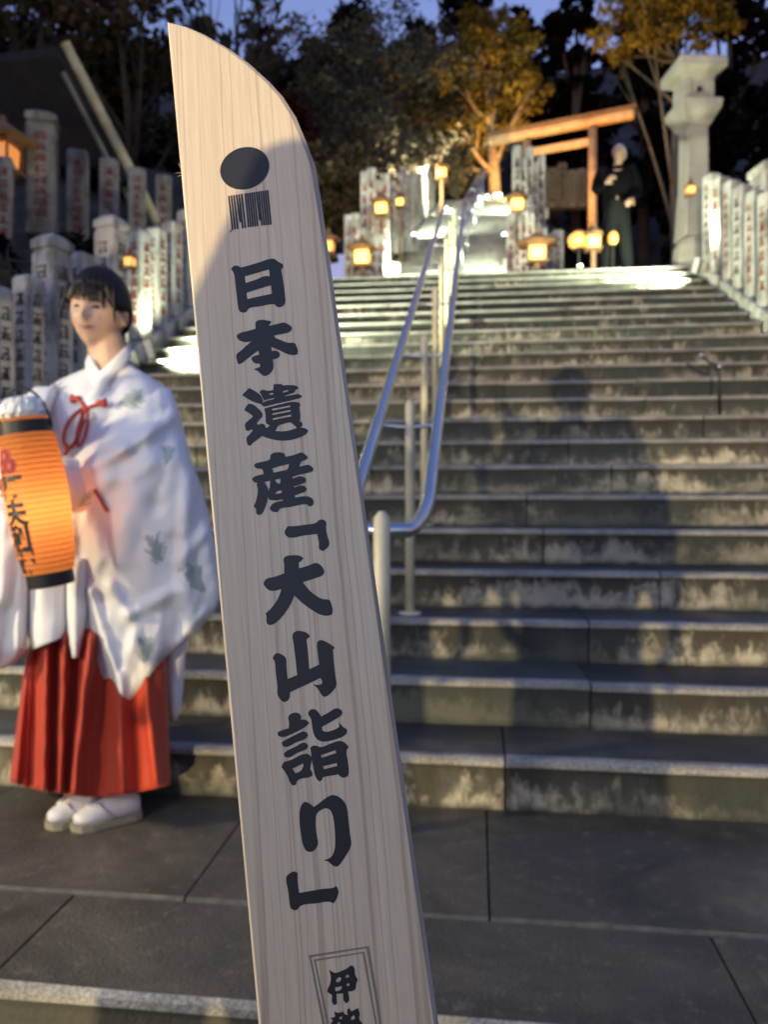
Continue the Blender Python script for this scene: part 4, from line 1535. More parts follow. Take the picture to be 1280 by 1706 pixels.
n1 = 6
for i in range(n1):
    x = 425+i*16.5
    yb = 1408-(i*16.5)*0.13
    if i == 3:
        yb -= 42
    stripe(x, topy(x), x+25, yb, 11.5)
for i in range(11):
    x = 532+i*14.4
    yb = 1392-(i*14.4)*0.115
    if i == 5:
        yb -= 36
    stripe(x, topy(x), x+22, yb, 11)
stripe(434, 1425, 452, 1402, 9)
tag(st.build('printed_stripes', M_INK, sword), kind='stuff')
# a few loose wood fibres on the left edge
fb = MB()
for (a_, b_) in (((301, 285), (290, 287)), ((302, 289), (294, 293)), ((299, 276), (296, 270)), ((296, 218), (293, 214))):
    pa_, pb_ = buv(*a_), buv(*b_)
    fb.tube([(pa_[0], pa_[1], -0.002), ((pa_[0]+pb_[0])/2, (pa_[1]+pb_[1])/2+0.0004, -0.0015), (pb_[0], pb_[1], -0.001)], [0.00018, 0.00015, 0.00005], 5)
tag(fb.build('wood_fibres', M_WOOD, sword), kind='stuff')

# ------------------------------------------------------------------ people
from mathutils.bvhtree import BVHTree

M_SKIN = plain('skin', (0.50, 0.33, 0.25), 0.5, var=0.06, vscale=14)
M_SKIN2 = plain('tanned_skin', (0.26, 0.16, 0.11), 0.6, var=0.06, vscale=14)
M_HAIR = plain('black_hair', (0.007, 0.006, 0.007), 0.5, var=0.3, vscale=60)
M_HAIR.node_tree.nodes['Principled BSDF'].inputs['Specular IOR Level'].default_value = 0.25
M_GREYHAIR = plain('grey_hair', (0.22, 0.22, 0.23), 0.6, var=0.3, vscale=50)
M_LIP = plain('lip', (0.36, 0.15, 0.13), 0.45)
M_EYE = plain('dark_eye', (0.012, 0.009, 0.008), 0.25)
for m_ in (M_SKIN, M_SKIN2):
    m_.node_tree.nodes['Principled BSDF'].inputs['Subsurface Weight'].default_value = 0.0


def head_pos(d, sc=1.0):
    """unit direction -> head surface point; x right, -y face, z up; centre between the ears"""
    x, y, z = d
    rx, ry, rz = 0.076, 0.094, 0.112
    px, py, pz = x*rx, y*ry, z*rz
    if z < 0:
        k = (-z)**1.4
        px *= 1-0.25*k
        if y > 0:
            py *= 1-0.45*k
        else:
            py *= 1-0.08*k
    if y < 0:
        f = max(0.0, -y)
        # flatter face, nose, brow, sockets, lips, chin
        py += 0.012*f**3*(1 if z < 0.3 else max(0, 1-(z-0.3)*2))

        def gz(cx, cz, wx, wz):
            return math.exp(-((px-cx)/wx)**2-((pz-cz)/wz)**2)
        py -= 0.018*gz(0, -0.026, 0.011, 0.014)
        py -= 0.008*gz(0, -0.006, 0.009, 0.022)
        py += 0.008*(gz(0.031, 0.004, 0.016, 0.010)+gz(-0.031, 0.004, 0.016, 0.010))
        py -= 0.003*(gz(0.03, 0.026, 0.02, 0.008)+gz(-0.03, 0.026, 0.02, 0.008))
        py -= 0.005*(gz(0.038, -0.028, 0.018, 0.018)+gz(-0.038, -0.028, 0.018, 0.018))
        py -= 0.006*gz(0, -0.056, 0.022, 0.010)
        py += 0.003*gz(0, -0.072, 0.02, 0.006)
        py -= 0.007*gz(0, -0.094, 0.020, 0.014)
    return Vector((px*sc, py*sc, pz*sc))


def sphere_dirs(n=40, m=28):
    rows = []
    for i in range(m+1):
        t = math.pi*i/m
        t = min(max(t, 0.01), math.pi-0.01)
        rows.append([(math.sin(t)*math.cos(2*math.pi*k/n), math.sin(t)*math.sin(2*math.pi*k/n), -math.cos(t)) for k in range(n)])
    return rows


def add_head(mb, c, R, sc):
    mb.loft([[Vector(c)+R @ head_pos(d, sc) for d in row] for row in sphere_dirs()])
    for s in (-1, 1):
        mb.ellipsoid(Vector(c)+R @ Vector((s*0.074*sc, 0.012*sc, -0.008*sc)), (0.011*sc, 0.018*sc, 0.030*sc), 10, 8, M=R @ Euler((0.15, 0, -0.35*s)).to_matrix())


def add_hand(mb, w, d, up, sc=1.0, curl=0.8, side=1):
    """w wrist, d pointing along the palm, up = back of the hand"""
    w, d, up = Vector(w), Vector(d).normalized(), Vector(up)
    up = (up-d*up.dot(d)).normalized()
    s = d.cross(up)*side
    Mh = Matrix((s, d, up)).transposed()
    mb.ellipsoid(w+d*0.042*sc, (0.040*sc, 0.052*sc, 0.016*sc), 12, 10, M=Mh)
    ln = [0.062, 0.074, 0.070, 0.054]
    for i in range(4):
        off = (i-1.5)*0.0195*sc
        p = w+d*0.075*sc+s*off
        pts = [w+d*0.05*sc+s*off*0.8, p]
        a = 0.15
        for seg in (0.45, 0.32, 0.23):
            a += curl*0.55
            dr = d*math.cos(a)-up*math.sin(a)+s*off*1.2
            p = p+dr.normalized()*ln[i]*seg*sc*1.1
            pts.append(p)
        mb.tube(pts, [0.0095*sc, 0.0095*sc, 0.009*sc, 0.0082*sc, 0.0065*sc], 8)
    p = w+d*0.022*sc-s*0.030*sc
    pts = [w+d*0.015*sc-s*0.012*sc, p, p+(d*0.6-s*0.8-up*0.3*curl).normalized()*0.032*sc, p+(d*0.6-s*0.8-up*0.3*curl).normalized()*0.032*sc+(d*0.9-s*0.2-up*0.6*curl).normalized()*0.028*sc]
    mb.tube(pts, [0.014*sc, 0.0125*sc, 0.0105*sc, 0.008*sc], 8)


def fuse(mb, name, mat, parent, voxel=0.006, smooth=3, tri=None):
    """closed shapes -> one continuous skin"""
    o = mb.build('tmp_shape', mat)
    m = o.modifiers.new('r', 'REMESH')
    m.mode = 'VOXEL'
    m.voxel_size = voxel
    m2 = o.modifiers.new('s', 'SMOOTH')
    m2.iterations = smooth
    m2.factor = 0.5
    dg = bpy.context.evaluated_depsgraph_get()
    me = bpy.data.meshes.new_from_object(o.evaluated_get(dg))
    old = o.data
    bpy.data.objects.remove(o)
    bpy.data.meshes.remove(old)
    me.name = name
    me.polygons.foreach_set('use_smooth', [True]*len(me.polygons))
    if not me.materials:
        me.materials.append(mat)
    ob = bpy.data.objects.new(name, me)
    C.objects.link(ob)
    if parent is not None:
        ob.parent = parent
    return ob


def hair_shell(name, c, R, sc, mat, parent, fringe, th=0.014):
    """fringe(d) -> 0..1 amount of hair in that direction"""
    rows = sphere_dirs(64, 44)
    rings = []
    for row in rows:
        ring = []
        for d in row:
            a = fringe(d)
            wob = 0.0015*math.sin(40*math.atan2(d[0], d[1]))
            p = head_pos(d, sc)
            ring.append(Vector(c)+R @ (p*(1+(th*a+wob*a-0.010*(1-a))/0.09)))
        rings.append(ring)
    mb = MB()
    mb.loft(rings)
    return mb.build(name, mat, parent, smooth=True)


def sstep(a, b, x):
    t = min(1, max(0, (x-a)/(b-a)))
    return t*t*(3-2*t)


def on_face(c, R, sc, x, z, out=0.0):
    """point on the face at (x, z) in head space"""
    rx, rz = 0.073, 0.112
    dz = z/rz
    best = None
    for i in range(60):
        xx = (i-30)/30
        r2 = 1-dz*dz-xx*xx
        if r2 <= 0:
            continue
        p = head_pos((xx, -math.sqrt(r2), dz), 1)
        e = abs(p.x-x)
        if best is None or e < best[0]:
            best = (e, p)
    p = best[1]
    return Vector(c)+R @ (Vector((x, p.y-out, z))*sc)


def face_bits(c, R, sc, parent, eyes_open=True, brow=M_HAIR):
    for s in (-1, 1):
        mb = MB()
        pts = [on_face(c, R, sc, s*(0.018+0.006*i), 0.003+0.0022*math.sin(math.pi*i/4), 0.0015) for i in range(5)]
        mb.tube(pts, [0.001, 0.0042*sc, 0.0050*sc, 0.0042*sc, 0.001], 8)
        mb.build('eye', M_EYE, parent, smooth=True)
        mb = MB()
        pts = [on_face(c, R, sc, s*(0.014+0.008*i), 0.022+0.004*math.sin(math.pi*i/4.5), 0.001) for i in range(5)]
        mb.tube(pts, [0.001, 0.0022*sc, 0.0026*sc, 0.002*sc, 0.0007], 6)
        mb.build('eyebrow', brow, parent, smooth=True)
    mb = MB()
    pts = [on_face(c, R, sc, -0.023+0.0115*i, -0.0545+0.0022*abs(i-2), 0.0005) for i in range(5)]
    mb.tube(pts, [0.001, 0.0042*sc, 0.0052*sc, 0.0042*sc, 0.001], 8)
    mb.build('mouth', M_LIP, parent, smooth=True)


# ---------------------------------------------------------------- the shrine maiden
GS = 2.28
gpos = EYEP+RT*((165-CX)/FPX*GS)+FW*GS
girl = empty('person', (gpos.x, gpos.y, 0), PSI)
tag(girl, 'smiling woman in a white patterned robe and red pleated skirt holding a glowing orange lantern', 'person')


def g(px, py, ly=0.0):
    s = GS+ly
    return Vector(((px-CX)*s/FPX-(165-CX)*GS/FPX, ly, EYE+(HZ-py)*s/FPX))


def fabric(name, lo, hi, sheen=0.0, rough=0.75, weave=900, trans=0.0):
    m = NT(name)
    v = m.coords()
    m.color(m.ramp(m.noise(v, 3, 3), [(0.3, lo), (0.7, hi)]))
    m.set(Roughness=rough)
    if sheen:
        m.b.inputs['Sheen Weight'].default_value = sheen
    m.bump(m.math('ADD', m.noise(v, 7, 4), m.math('MULTIPLY', m.noise(v, weave, 1), 0.12)), 0.35, 0.01)
    return m.mat


M_ROBE = fabric('white_silk', (0.74, 0.74, 0.76), (0.83, 0.83, 0.84), 0.15, 0.5)
M_HAKAMA = fabric('vermilion_cloth', (0.42, 0.036, 0.012), (0.55, 0.055, 0.017), 0.1, 0.6)
M_CORD = plain('vermilion_cord', (0.52, 0.06, 0.03), 0.6, bump=(300, 0.4, 0.002))
M_PRINT = plain('pale_green_print', (0.36, 0.43, 0.40), 0.7)
M_TABI = plain('white_footwear', (0.72, 0.70, 0.70), 0.4, bump=(40, 0.3, 0.003))
M_SOLE = plain('straw_sole', (0.30, 0.27, 0.19), 0.8)


def cat_rows(rows, n):
    ys = [r[0] for r in rows]
    out = []
    for i in range(n+1):
        y = ys[0]+(ys[-1]-ys[0])*i/n
        k = 0
        while k < len(rows)-2 and y > ys[k+1]:
            k += 1
        t = (y-ys[k])/(ys[k+1]-ys[k])
        t = min(1, max(0, t))
        ts = t
        out.append([y]+[rows[k][j]*(1-ts)+rows[k+1][j]*ts for j in range(1, len(rows[k]))])
    # smooth the outline a little
    for _ in range(2):
        o2 = [list(r) for r in out]
        for i in range(1, len(out)-1):
            for j in range(1, len(out[i])):
                o2[i][j] = 0.25*out[i-1][j]+0.5*out[i][j]+0.25*out[i+1][j]
        out = o2
    return out


def segd(x, y, s):
    (x0, y0), (x1, y1) = s
    dx, dy = x1-x0, y1-y0
    t = max(0, min(1, ((x-x0)*dx+(y-y0)*dy)/(dx*dx+dy*dy)))
    return math.hypot(x-x0-t*dx, y-y0-t*dy)


def garment(name, rows, folds, mat, parent, n=56, nr=60, hemfn=None, wob=0.004, power=0.85, seed=0.0, gfun=None):
    """rows: (py, xl, xr, ly, front depth, back depth) ; folds: ((x0,y0),(x1,y1), height, width px)"""
    gfun = gfun or g
    rr_ = cat_rows(rows, nr)
    rings = []
    for (py, xl, xr, ly, fd, bd) in rr_:
        ring = []
        mid, half = (xl+xr)/2, (xr-xl)/2
        for k in range(n):
            t = 2*math.pi*k/n
            c, s = math.cos(t), math.sin(t)
            cx = math.copysign(abs(c)**power, c)
            px = mid+half*cx
            if s < 0:
                y = ly-fd*abs(s)**0.8
                disp = 0
                for sg0, sg1, h, w in folds:
                    d = segd(px, py, (sg0, sg1))
                    disp += h*math.exp(-(d/w)**2)
                y -= disp*min(1, abs(s)*2.5)
                y -= wob*(mnoise.noise(Vector((px*0.03+seed, py*0.012, seed)))+0.28*mnoise.noise(Vector((px*0.075+py*0.03, py*0.028-px*0.02, seed+5))))*min(1, abs(s)*2)
            else:
                y = ly+bd*abs(s)**0.8
            q = py+(hemfn(px) * max(0, (py-rows[-1][0]+60)/60) if hemfn else 0)
            ring.append(gfun(px, q, y))
        rings.append(ring)
    mb = MB()
    mb.loft(rings)
    o = mb.build(name, mat, parent, smooth=True)
    return o, BVHTree.FromPolygons([Vector(v) for v in mb.v], [f for f in mb.f])


# skin: one continuous body (head, neck, trunk, arms, hands, legs, feet)
HC = g(165, 520, 0.0)
HR_ = Euler((math.radians(4), math.radians(6), math.radians(-9)), 'YXZ').to_matrix()
HS = 1.0
hand_r = g(8, 672, -0.27)
hand_l = g(84, 812, -0.19)
mb = MB()
add_head(mb, HC, HR_, HS)
nk0, nk1 = g(184, 640, 0.035), g(174, 560, 0.015)
mb.tube([nk0, nk0.lerp(nk1, 0.5), nk1], [0.062, 0.055, 0.052], 16)
mb.tube([g(175, 1010, 0.03), g(176, 880, 0.02), g(178, 760, 0.02), g(180, 690, 0.03), g(184, 632, 0.035)], [0.10, 0.085, 0.09, 0.085, 0.05], 18)
shr_, shl_ = g(85, 668, 0.02), g(272, 672, 0.02)
elr, ell = g(40, 790, -0.05), g(285, 840, -0.04)
mb.tube([g(175, 680, 0.03), shr_, elr], [0.05, 0.042, 0.034], 12)
mb.tube([elr, hand_r+Vector((0.02, 0.02, -0.02)), hand_r], [0.04, 0.027, 0.024], 12)
mb.tube([g(175, 680, 0.03), shl_, ell], [0.05, 0.042, 0.034], 12)
mb.tube([ell, hand_l+Vector((0.03, 0.02, -0.005)), hand_l], [0.04, 0.027, 0.024], 12)
add_hand(mb, hand_r, (-0.35, -0.55, -0.25), (0.2, -0.5, 0.9), 0.92, 1.6, 1)
add_hand(mb, hand_l, (-0.85, -0.35, 0.1), (0.2, 0.9, 0.1), 0.92, 0.5, -1)
for px, q in ((128, 0.0), (205, 0.02)):
    mb.tube([g(175+(px-165)*0.6, 1000, 0.03), g(px, 1160, 0.02), g(px, 1320, 0.03), Vector((g(px, 1350, 0.03).x, 0.03, 0.05))], [0.09, 0.06, 0.04, 0.035], 12)
fuse(mb, 'body', M_SKIN, girl, 0.0055, 3)
face_bits(HC, HR_, HS, girl)


def fringe_girl(d):
    x, y, z = d
    line = 0.60 if y < 0 else 0.6
    if y < 0:
        line = 0.50-0.45*sstep(0.5, 0.95, abs(x))
    else:
        line = 0.07-0.75*sstep(0.1, 0.8, y)
    return sstep(line-0.10, line+0.06, z)


hair_shell('hair', HC, HR_, HS, M_HAIR, girl, fringe_girl, 0.016)
# fringe strands, a side lock and the tied tail
fr_ = random.Random(4)
mb = MB()
for i in range(19):
    x0 = -0.058+0.0062*i
    if 0.030 < x0 < 0.0:
        continue
    zl = 0.018+fr_.uniform(-0.006, 0.008)+0.10*max(0, x0-0.025)
    pts = []
    for j in range(6):
        t = j/5
        x = x0*(0.72+0.28*t)+fr_.uniform(-0.001, 0.001)
        z = 0.080*(1-t)+zl*t
        pts.append(on_face(HC, HR_, HS, x, z, 0.016-0.010*t))
    wd = fr_.uniform(0.0016, 0.0032)
    mb.tube(pts, [wd*1.6, wd*1.4, wd*1.2, wd, wd*0.8, 0.0005], 5)
tag(mb.build('fringe', M_HAIR, girl, smooth=True), kind='stuff')
for s, zz in ((1, -0.035), (-1, -0.02), (0.62, 0.0)):
    mb = MB()
    pts = [HC+HR_ @ Vector((s*0.068*(1+0.05*j), -0.052-0.002*j+(1-abs(s))*-0.035, 0.07-j*(0.07-zz)/5)) for j in range(6)]
    mb.tube(pts, [0.006, 0.006, 0.005, 0.005, 0.004, 0.001], 8)
    mb.build('side_lock', M_HAIR, girl, smooth=True)
mb = MB()
pts = [HC+HR_ @ Vector((0.0, 0.085, -0.03)), HC+HR_ @ Vector((0.0, 0.115, -0.07)), HC+Vector((0.03, 0.14, -0.16)), HC+Vector((0.03, 0.16, -0.35)), HC+Vector((0.03, 0.165, -0.52))]
mb.tube(pts, [0.03, 0.026, 0.024, 0.02, 0.006], 12)
mb.build('ponytail', M_HAIR, girl, smooth=True)

# red pleated hakama
hk = [(1030, 60, 280, 0.02, 0.14, 0.13), (1100, 42, 276, 0.02, 0.15, 0.14), (1200, 28, 280, 0.02, 0.16, 0.15), (1300, 16, 284, 0.02, 0.17, 0.16), (1316, 16, 284, 0.02, 0.17, 0.16)]
hf = [((44, 1060), (26, 1310), 0.05, 6), ((62, 1060), (50, 1310), -0.03, 6), ((78, 1060), (73, 1310), 0.045, 5), ((92, 1060), (86, 1310), -0.035, 6), ((108, 1060), (101, 1315), 0.05, 5), ((128, 1060), (108, 1320), -0.03, 6), ((152, 1060), (122, 1325), 0.06, 7), ((176, 1060), (160, 1325), -0.02, 10), ((198, 1100), (206, 1320), 0.022, 10), ((216, 1100), (230, 1320), -0.02, 8), ((240, 1100), (262, 1310), 0.03, 9)]
garment('hakama', hk, hf, M_HAKAMA, girl, n=170, nr=40, hemfn=lambda x: 12*math.exp(-((x-160)/70)**2)-14*max(0, (70-x)/60)-8*max(0, (x-230)/50), wob=0.006, seed=2.0)

# white robe: body, front flaps, back tail, wide sleeves
rb = [(604, 168, 212, 0.035, 0.055, 0.05), (622, 120, 240, 0.035, 0.075, 0.07), (640, 84, 272, 0.035, 0.095, 0.085), (662, 64, 288, 0.03, 0.115, 0.10), (700, 56, 292, 0.03, 0.13, 0.11), (770, 52, 296, 0.03, 0.135, 0.12), (860, 50, 298, 0.03, 0.14, 0.125), (960, 50, 296, 0.03, 0.145, 0.13), (1040, 52, 290, 0.03, 0.15, 0.135)]
rf = [((165, 628), (150, 760), 0.006, 8), ((236, 640), (190, 760), 0.008, 12), ((95, 660), (110, 780), 0.008, 10), ((240, 700), (170, 765), 0.008, 8), ((80, 1000), (84, 1040), 0.006, 10)]
robe, bv_robe = garment('robe', rb, rf, M_ROBE, girl, n=80, nr=60, wob=0.010, seed=1.0)
garment('robe_front_flap', [(950, 42, 116, -0.06, 0.10, 0.06), (1010, 43, 116, -0.06, 0.105, 0.06), (1060, 46, 115, -0.06, 0.11, 0.055), (1084, 52, 112, -0.06, 0.11, 0.05)], [((70, 960), (66, 1080), 0.006, 8)], M_ROBE, girl, n=40, nr=24, hemfn=lambda x: -24*(x-50)/60, wob=0.005, seed=3.0)
garment('robe_front_flap', [(930, 108, 150, -0.09, 0.08, 0.05), (1020, 108, 146, -0.09, 0.085, 0.05), (1070, 112, 138, -0.09, 0.085, 0.045), (1096, 118, 132, -0.09, 0.08, 0.04)], [((125, 940), (126, 1090), 0.006, 6)], M_ROBE, girl, n=32, nr=24, wob=0.004, seed=3.6)
garment('robe_back_tail', [(900, 240, 305, 0.08, 0.05, 0.04), (1020, 252, 314, 0.09, 0.04, 0.03), (1110, 262, 308, 0.09, 0.035, 0.03), (1170, 272, 303, 0.09, 0.03, 0.02), (1200, 286, 294, 0.09, 0.015, 0.012)], [((285, 1020), (290, 1190), 0.010, 7)], M_ROBE, girl, n=32, nr=30, wob=0.006, seed=4.0)
sl_rows = [(646, 218, 282, 0.02, 0.05, 0.05), (672, 196, 294, 0.0, 0.10, 0.07), (700, 168, 302, -0.02, 0.125, 0.08), (730, 140, 309, -0.04, 0.145, 0.08), (762, 108, 318, -0.06, 0.155, 0.08), (800, 94, 331, -0.07, 0.15, 0.08), (850, 92, 346, -0.08, 0.125, 0.075), (900, 98, 357, -0.085, 0.105, 0.07), (950, 112, 366, -0.085, 0.09, 0.065), (985, 117, 370, -0.09, 0.08, 0.06), (1012, 122, 362, -0.09, 0.075, 0.055), (1040, 130, 340, -0.095, 0.07, 0.05), (1070, 143, 310, -0.10, 0.062, 0.045), (1100, 156, 268, -0.10, 0.055, 0.04), (1132, 171, 246, -0.10, 0.045, 0.032), (1158, 184, 226, -0.10, 0.03, 0.022), (1168, 192, 216, -0.10, 0.015, 0.012)]
sf = [((292, 690), (205, 748), 0.030, 12), ((205, 748), (122, 792), 0.022, 13), ((300, 760), (180, 800), 0.012, 18), ((318, 780), (300, 1000), 0.022, 14), ((290, 900), (300, 1060), -0.020, 12),
      ((186, 980), (215, 1025), 0.022, 10), ((215, 1025), (290, 985), 0.018, 11), ((150, 985), (206, 1158), 0.018, 8), ((132, 1000), (186, 1150), -0.012, 8), ((120, 800), (116, 1000), 0.014, 8), ((350, 880), (300, 935), 0.014, 10), ((340, 1020), (300, 1065), 0.012, 9), ((230, 1040), (200, 1150), 0.012, 10), ((240, 830), (200, 930), 0.012, 22), ((270, 740), (262, 840), -0.012, 14)]
sleeve, bv_sl = garment('sleeve', sl_rows, sf, M_ROBE, girl, n=110, nr=110, wob=0.016, seed=5.0, power=0.9)
sr_rows = [(644, 58, 100, 0.0, 0.05, 0.05), (660, 40, 92, -0.04, 0.08, 0.07), (690, 22, 82, -0.07, 0.10, 0.07), (730, 0, 74, -0.09, 0.11, 0.07), (800, -22, 66, -0.10, 0.09, 0.06), (870, -34, 58, -0.10, 0.08, 0.055), (950, -44, 50, -0.10, 0.07, 0.05), (1040, -50, 46, -0.10, 0.06, 0.045), (1086, -44, 44, -0.10, 0.05, 0.04), (1104, -34, 24, -0.10, 0.035, 0.03), (1114, -20, 6, -0.10, 0.02, 0.015)]
garment('sleeve', sr_rows, [((30, 860), (8, 1000), 0.018, 9), ((10, 870), (-10, 1090), 0.018, 9), ((38, 930), (30, 1080), 0.012, 7), ((80, 660), (40, 740), 0.012, 10)], M_ROBE, girl, n=64, nr=70, wob=0.012, seed=6.0)
mb = MB()
mb.tube([g(210, 806, -0.10), g(150, 804, -0.13), g(112, 806, -0.165), g(96, 808, -0.175)], [0.05, 0.066, 0.072, 0.074], 20)
mb.build('sleeve_cuff', M_ROBE, girl, smooth=True)
# collar bands crossing at the throat
for pts, w_ in (([(216, 580, 0.06), (212, 590, 0.0), (194, 608, -0.048), (172, 628, -0.068), (158, 660, -0.082), (150, 700, -0.106)], 1), ([(154, 588, 0.05), (147, 598, 0.0), (151, 614, -0.042), (164, 634, -0.062), (172, 652, -0.074)], -1)):
    mb = MB()
    rings = []
    P = [g(*q) for q in pts]
    for i, q in enumerate(P):
        t = (P[min(i+1, len(P)-1)]-P[max(i-1, 0)]).normalized()
        nrm_ = Vector((q.x-g(182, 620, 0.03).x, q.y-0.03, 0.02)).normalized()
        b = t.cross(nrm_).normalized()
        hw_, th_ = 0.019, 0.004
        rings.append([q+b*hw_*cx_+nrm_*th_*cy_ for cx_, cy_ in ((-1, -0.6), (-0.9, 1), (0, 1.6), (0.9, 1), (1, -0.6), (0, -1))])
    mb.loft(rings)
    o = mb.build('collar', M_ROBE, girl, smooth=True)


def drape(px, py, bvhs, out=0.003, yst=-0.6):
    """point on the garment in front, seen at photo position"""
    org = g(px, py, yst)
    far = g(px, py, 0.3)
    d = (far-org).normalized()
    best = None
    for b in bvhs:
        h = b.ray_cast(org, d)
        if h[0] is not None and (best is None or h[3] < best[1]):
            best = (h[0], h[3])
    return (best[0]-d*out) if best else g(px, py, -0.15)


BV = [bv_robe, bv_sl]
# red cord bow
for path in ([(138, 680), (122, 690), (108, 712), (104, 735), (112, 750), (124, 738), (134, 712), (142, 684)],
             [(144, 680), (147, 700), (140, 730), (133, 746), (126, 738), (130, 710), (138, 686)],
             [(112, 740), (108, 756)], [(122, 740), (106, 758)],
             [(142, 681), (134, 668), (126, 664)], [(144, 679), (158, 675), (168, 671)],
             [(156, 816), (166, 830), (172, 842), (178, 852)]):
    mb = MB()
    P = [drape(x, y, BV, 0.008) for x, y in path]
    Q = []
    for i in range(len(P)-1):
        for t in (0, 0.33, 0.66):
            Q.append(P[i].lerp(P[i+1], t))
    Q.append(P[-1])
    for _ in range(2):
        Q = [Q[0]]+[(Q[i-1]+Q[i]*2+Q[i+1])/4 for i in range(1, len(Q)-1)]+[Q[-1]]
    mb.tube(Q, 0.0045, 8)
    mb.build('cord', M_CORD, girl, smooth=True)
for (x, y, dx) in ((128, 664, -1), (166, 671, 1)):
    mb = MB()
    c_ = drape(x, y, BV, 0.010)
    mb.ellipsoid(c_, (0.013, 0.007, 0.008), 10, 8)
    for a_ in (-0.5, 0, 0.5):
        mb.tube([c_, c_+Vector((dx*0.02*math.cos(a_), -0.002, 0.02*math.sin(a_)))], [0.004, 0.006], 6)
    mb.build('tassel', M_CORD, girl, smooth=True)
mb = MB()
mb.ellipsoid(drape(142, 681, BV, 0.010), (0.010, 0.008, 0.009), 10, 8)
mb.build('knot', M_CORD, girl, smooth=True)
# pale green pine sprigs printed on the cloth
pr_ = random.Random(9)
for (cx_, cy_, L_, ang, nb_) in [(90, 655, 20, 1.2, 9), (212, 668, 30, 0.25, 10), (278, 764, 22, 1.4, 9), (262, 922, 32, 1.9, 12), (330, 972, 36, 2.1, 13), (240, 1090, 28, 1.5, 12), (136, 835, 22, 1.0, 9), (30, 985, 16, 1.0, 6)]:
    mb = MB()
    for i in range(nb_*5):
        a_ = ang+pr_.uniform(-0.75, 0.75)
        o_ = pr_.uniform(-0.45, 0.35)*L_
        bx_ = cx_+math.cos(ang)*o_+pr_.uniform(-0.15, 0.15)*L_
        by_ = cy_-math.sin(ang)*o_+pr_.uniform(-0.15, 0.15)*L_
        l_ = L_*pr_.uniform(0.45, 0.95)
        ex_, ey_ = bx_+math.cos(a_)*l_, by_-math.sin(a_)*l_
        w_ = pr_.uniform(1.2, 2.6)
        nx_, ny_ = -math.sin(a_)*w_/2, -math.cos(a_)*w_/2
        vs_ = []
        for t in (0, 0.5, 1.0):
            mx_, my_ = bx_+(ex_-bx_)*t, by_+(ey_-by_)*t
            vs_.append(drape(mx_+nx_, my_+ny_, BV, 0.0012))
            vs_.append(drape(mx_-nx_, my_-ny_, BV, 0.0012))
        mb.add(vs_, [(0, 1, 3, 2), (2, 3, 5, 4)])
    tag(mb.build('pine_print', M_PRINT, girl), kind='stuff')
# footwear
for (hx, hy, tx, ty, hl, tl) in ((232, 1322, 122, 1362, 0.0, -0.10), (165, 1318, 78, 1350, -0.01, -0.08)):
    a, b = g(hx, 1340, hl), g(tx, 1340, tl)
    a.z = b.z = 0
    d = (b-a).normalized()
    L = (b-a).length
    a = a+d*0.0
    sd = Vector((-d.y, d.x, 0))
    mb = MB()
    rings = []
    for t, w_, h_ in ((0.0, 0.018, 0.05), (0.05, 0.030, 0.07), (0.25, 0.035, 0.085), (0.5, 0.038, 0.070), (0.72, 0.043, 0.050), (0.88, 0.038, 0.038), (0.97, 0.024, 0.028), (1.0, 0.010, 0.02)):
        c_ = a+d*L*t+Vector((0, 0, 0.022))
        w_, h_ = w_*0.88, h_*0.80
        rings.append([c_+sd*w_*math.cos(q)+Vector((0, 0, h_*max(0, math.sin(q))**0.8)) for q in [2*math.pi*i/18 for i in range(18)]])
    mb.loft(rings)
    sh = mb.build('shoe', M_TABI, girl, smooth=True)
    mb = MB()
    prof = []
    for t, w_ in ((-0.03, 0.012), (0.0, 0.028), (0.1, 0.036), (0.5, 0.042), (0.75, 0.047), (0.92, 0.040), (1.01, 0.022), (1.04, 0.008)):
        prof.append((t, w_))
    mb.loft([[a+d*L*t+sd*w_*s_+Vector((0, 0, z_)) for s_, z_ in ((-1, 0.001), (1, 0.001), (1, 0.021), (-1, 0.021))] for t, w_ in prof])
    mb.build('sole', M_SOLE, sh)
    mb = MB()
    for s_ in (-1, 1):
        mb.tube([a+d*L*0.80+Vector((0, 0, 0.062)), a+d*L*0.66+sd*s_*0.022+Vector((0, 0, 0.066)), a+d*L*0.48+sd*s_*0.038+Vector((0, 0, 0.030))], 0.0055, 8)
    mb.build('strap', M_TABI, sh, smooth=True)

# ---------------------------------------------------------------- her paper lantern
def paper_mat():
    m = NT('orange_lantern_paper')
    tr = m.n('ShaderNodeBsdfTranslucent')
    tr.inputs['Color'].default_value = (1.0, 0.52, 0.21, 1)
    mx = m.n('ShaderNodeMixShader')
    mx.inputs[0].default_value = 0.75
    m.color((0.85, 0.38, 0.12))
    m.set(Roughness=0.8)
    m.l(m.b.outputs[0], mx.inputs[1])
    m.l(tr.outputs[0], mx.inputs[2])
    m.l(mx.outputs[0], m.t.nodes['Material Output'].inputs['Surface'])
    return m.mat


M_PAPER = paper_mat()
LA, LB_ = g(82, 952, -0.30), g(44, 722, -0.32)
def rprof(t):
    t = min(1, max(0, t))
    return R0*(0.72+0.05*t+0.25*math.sin(math.pi*(0.03+0.94*t))**0.55)


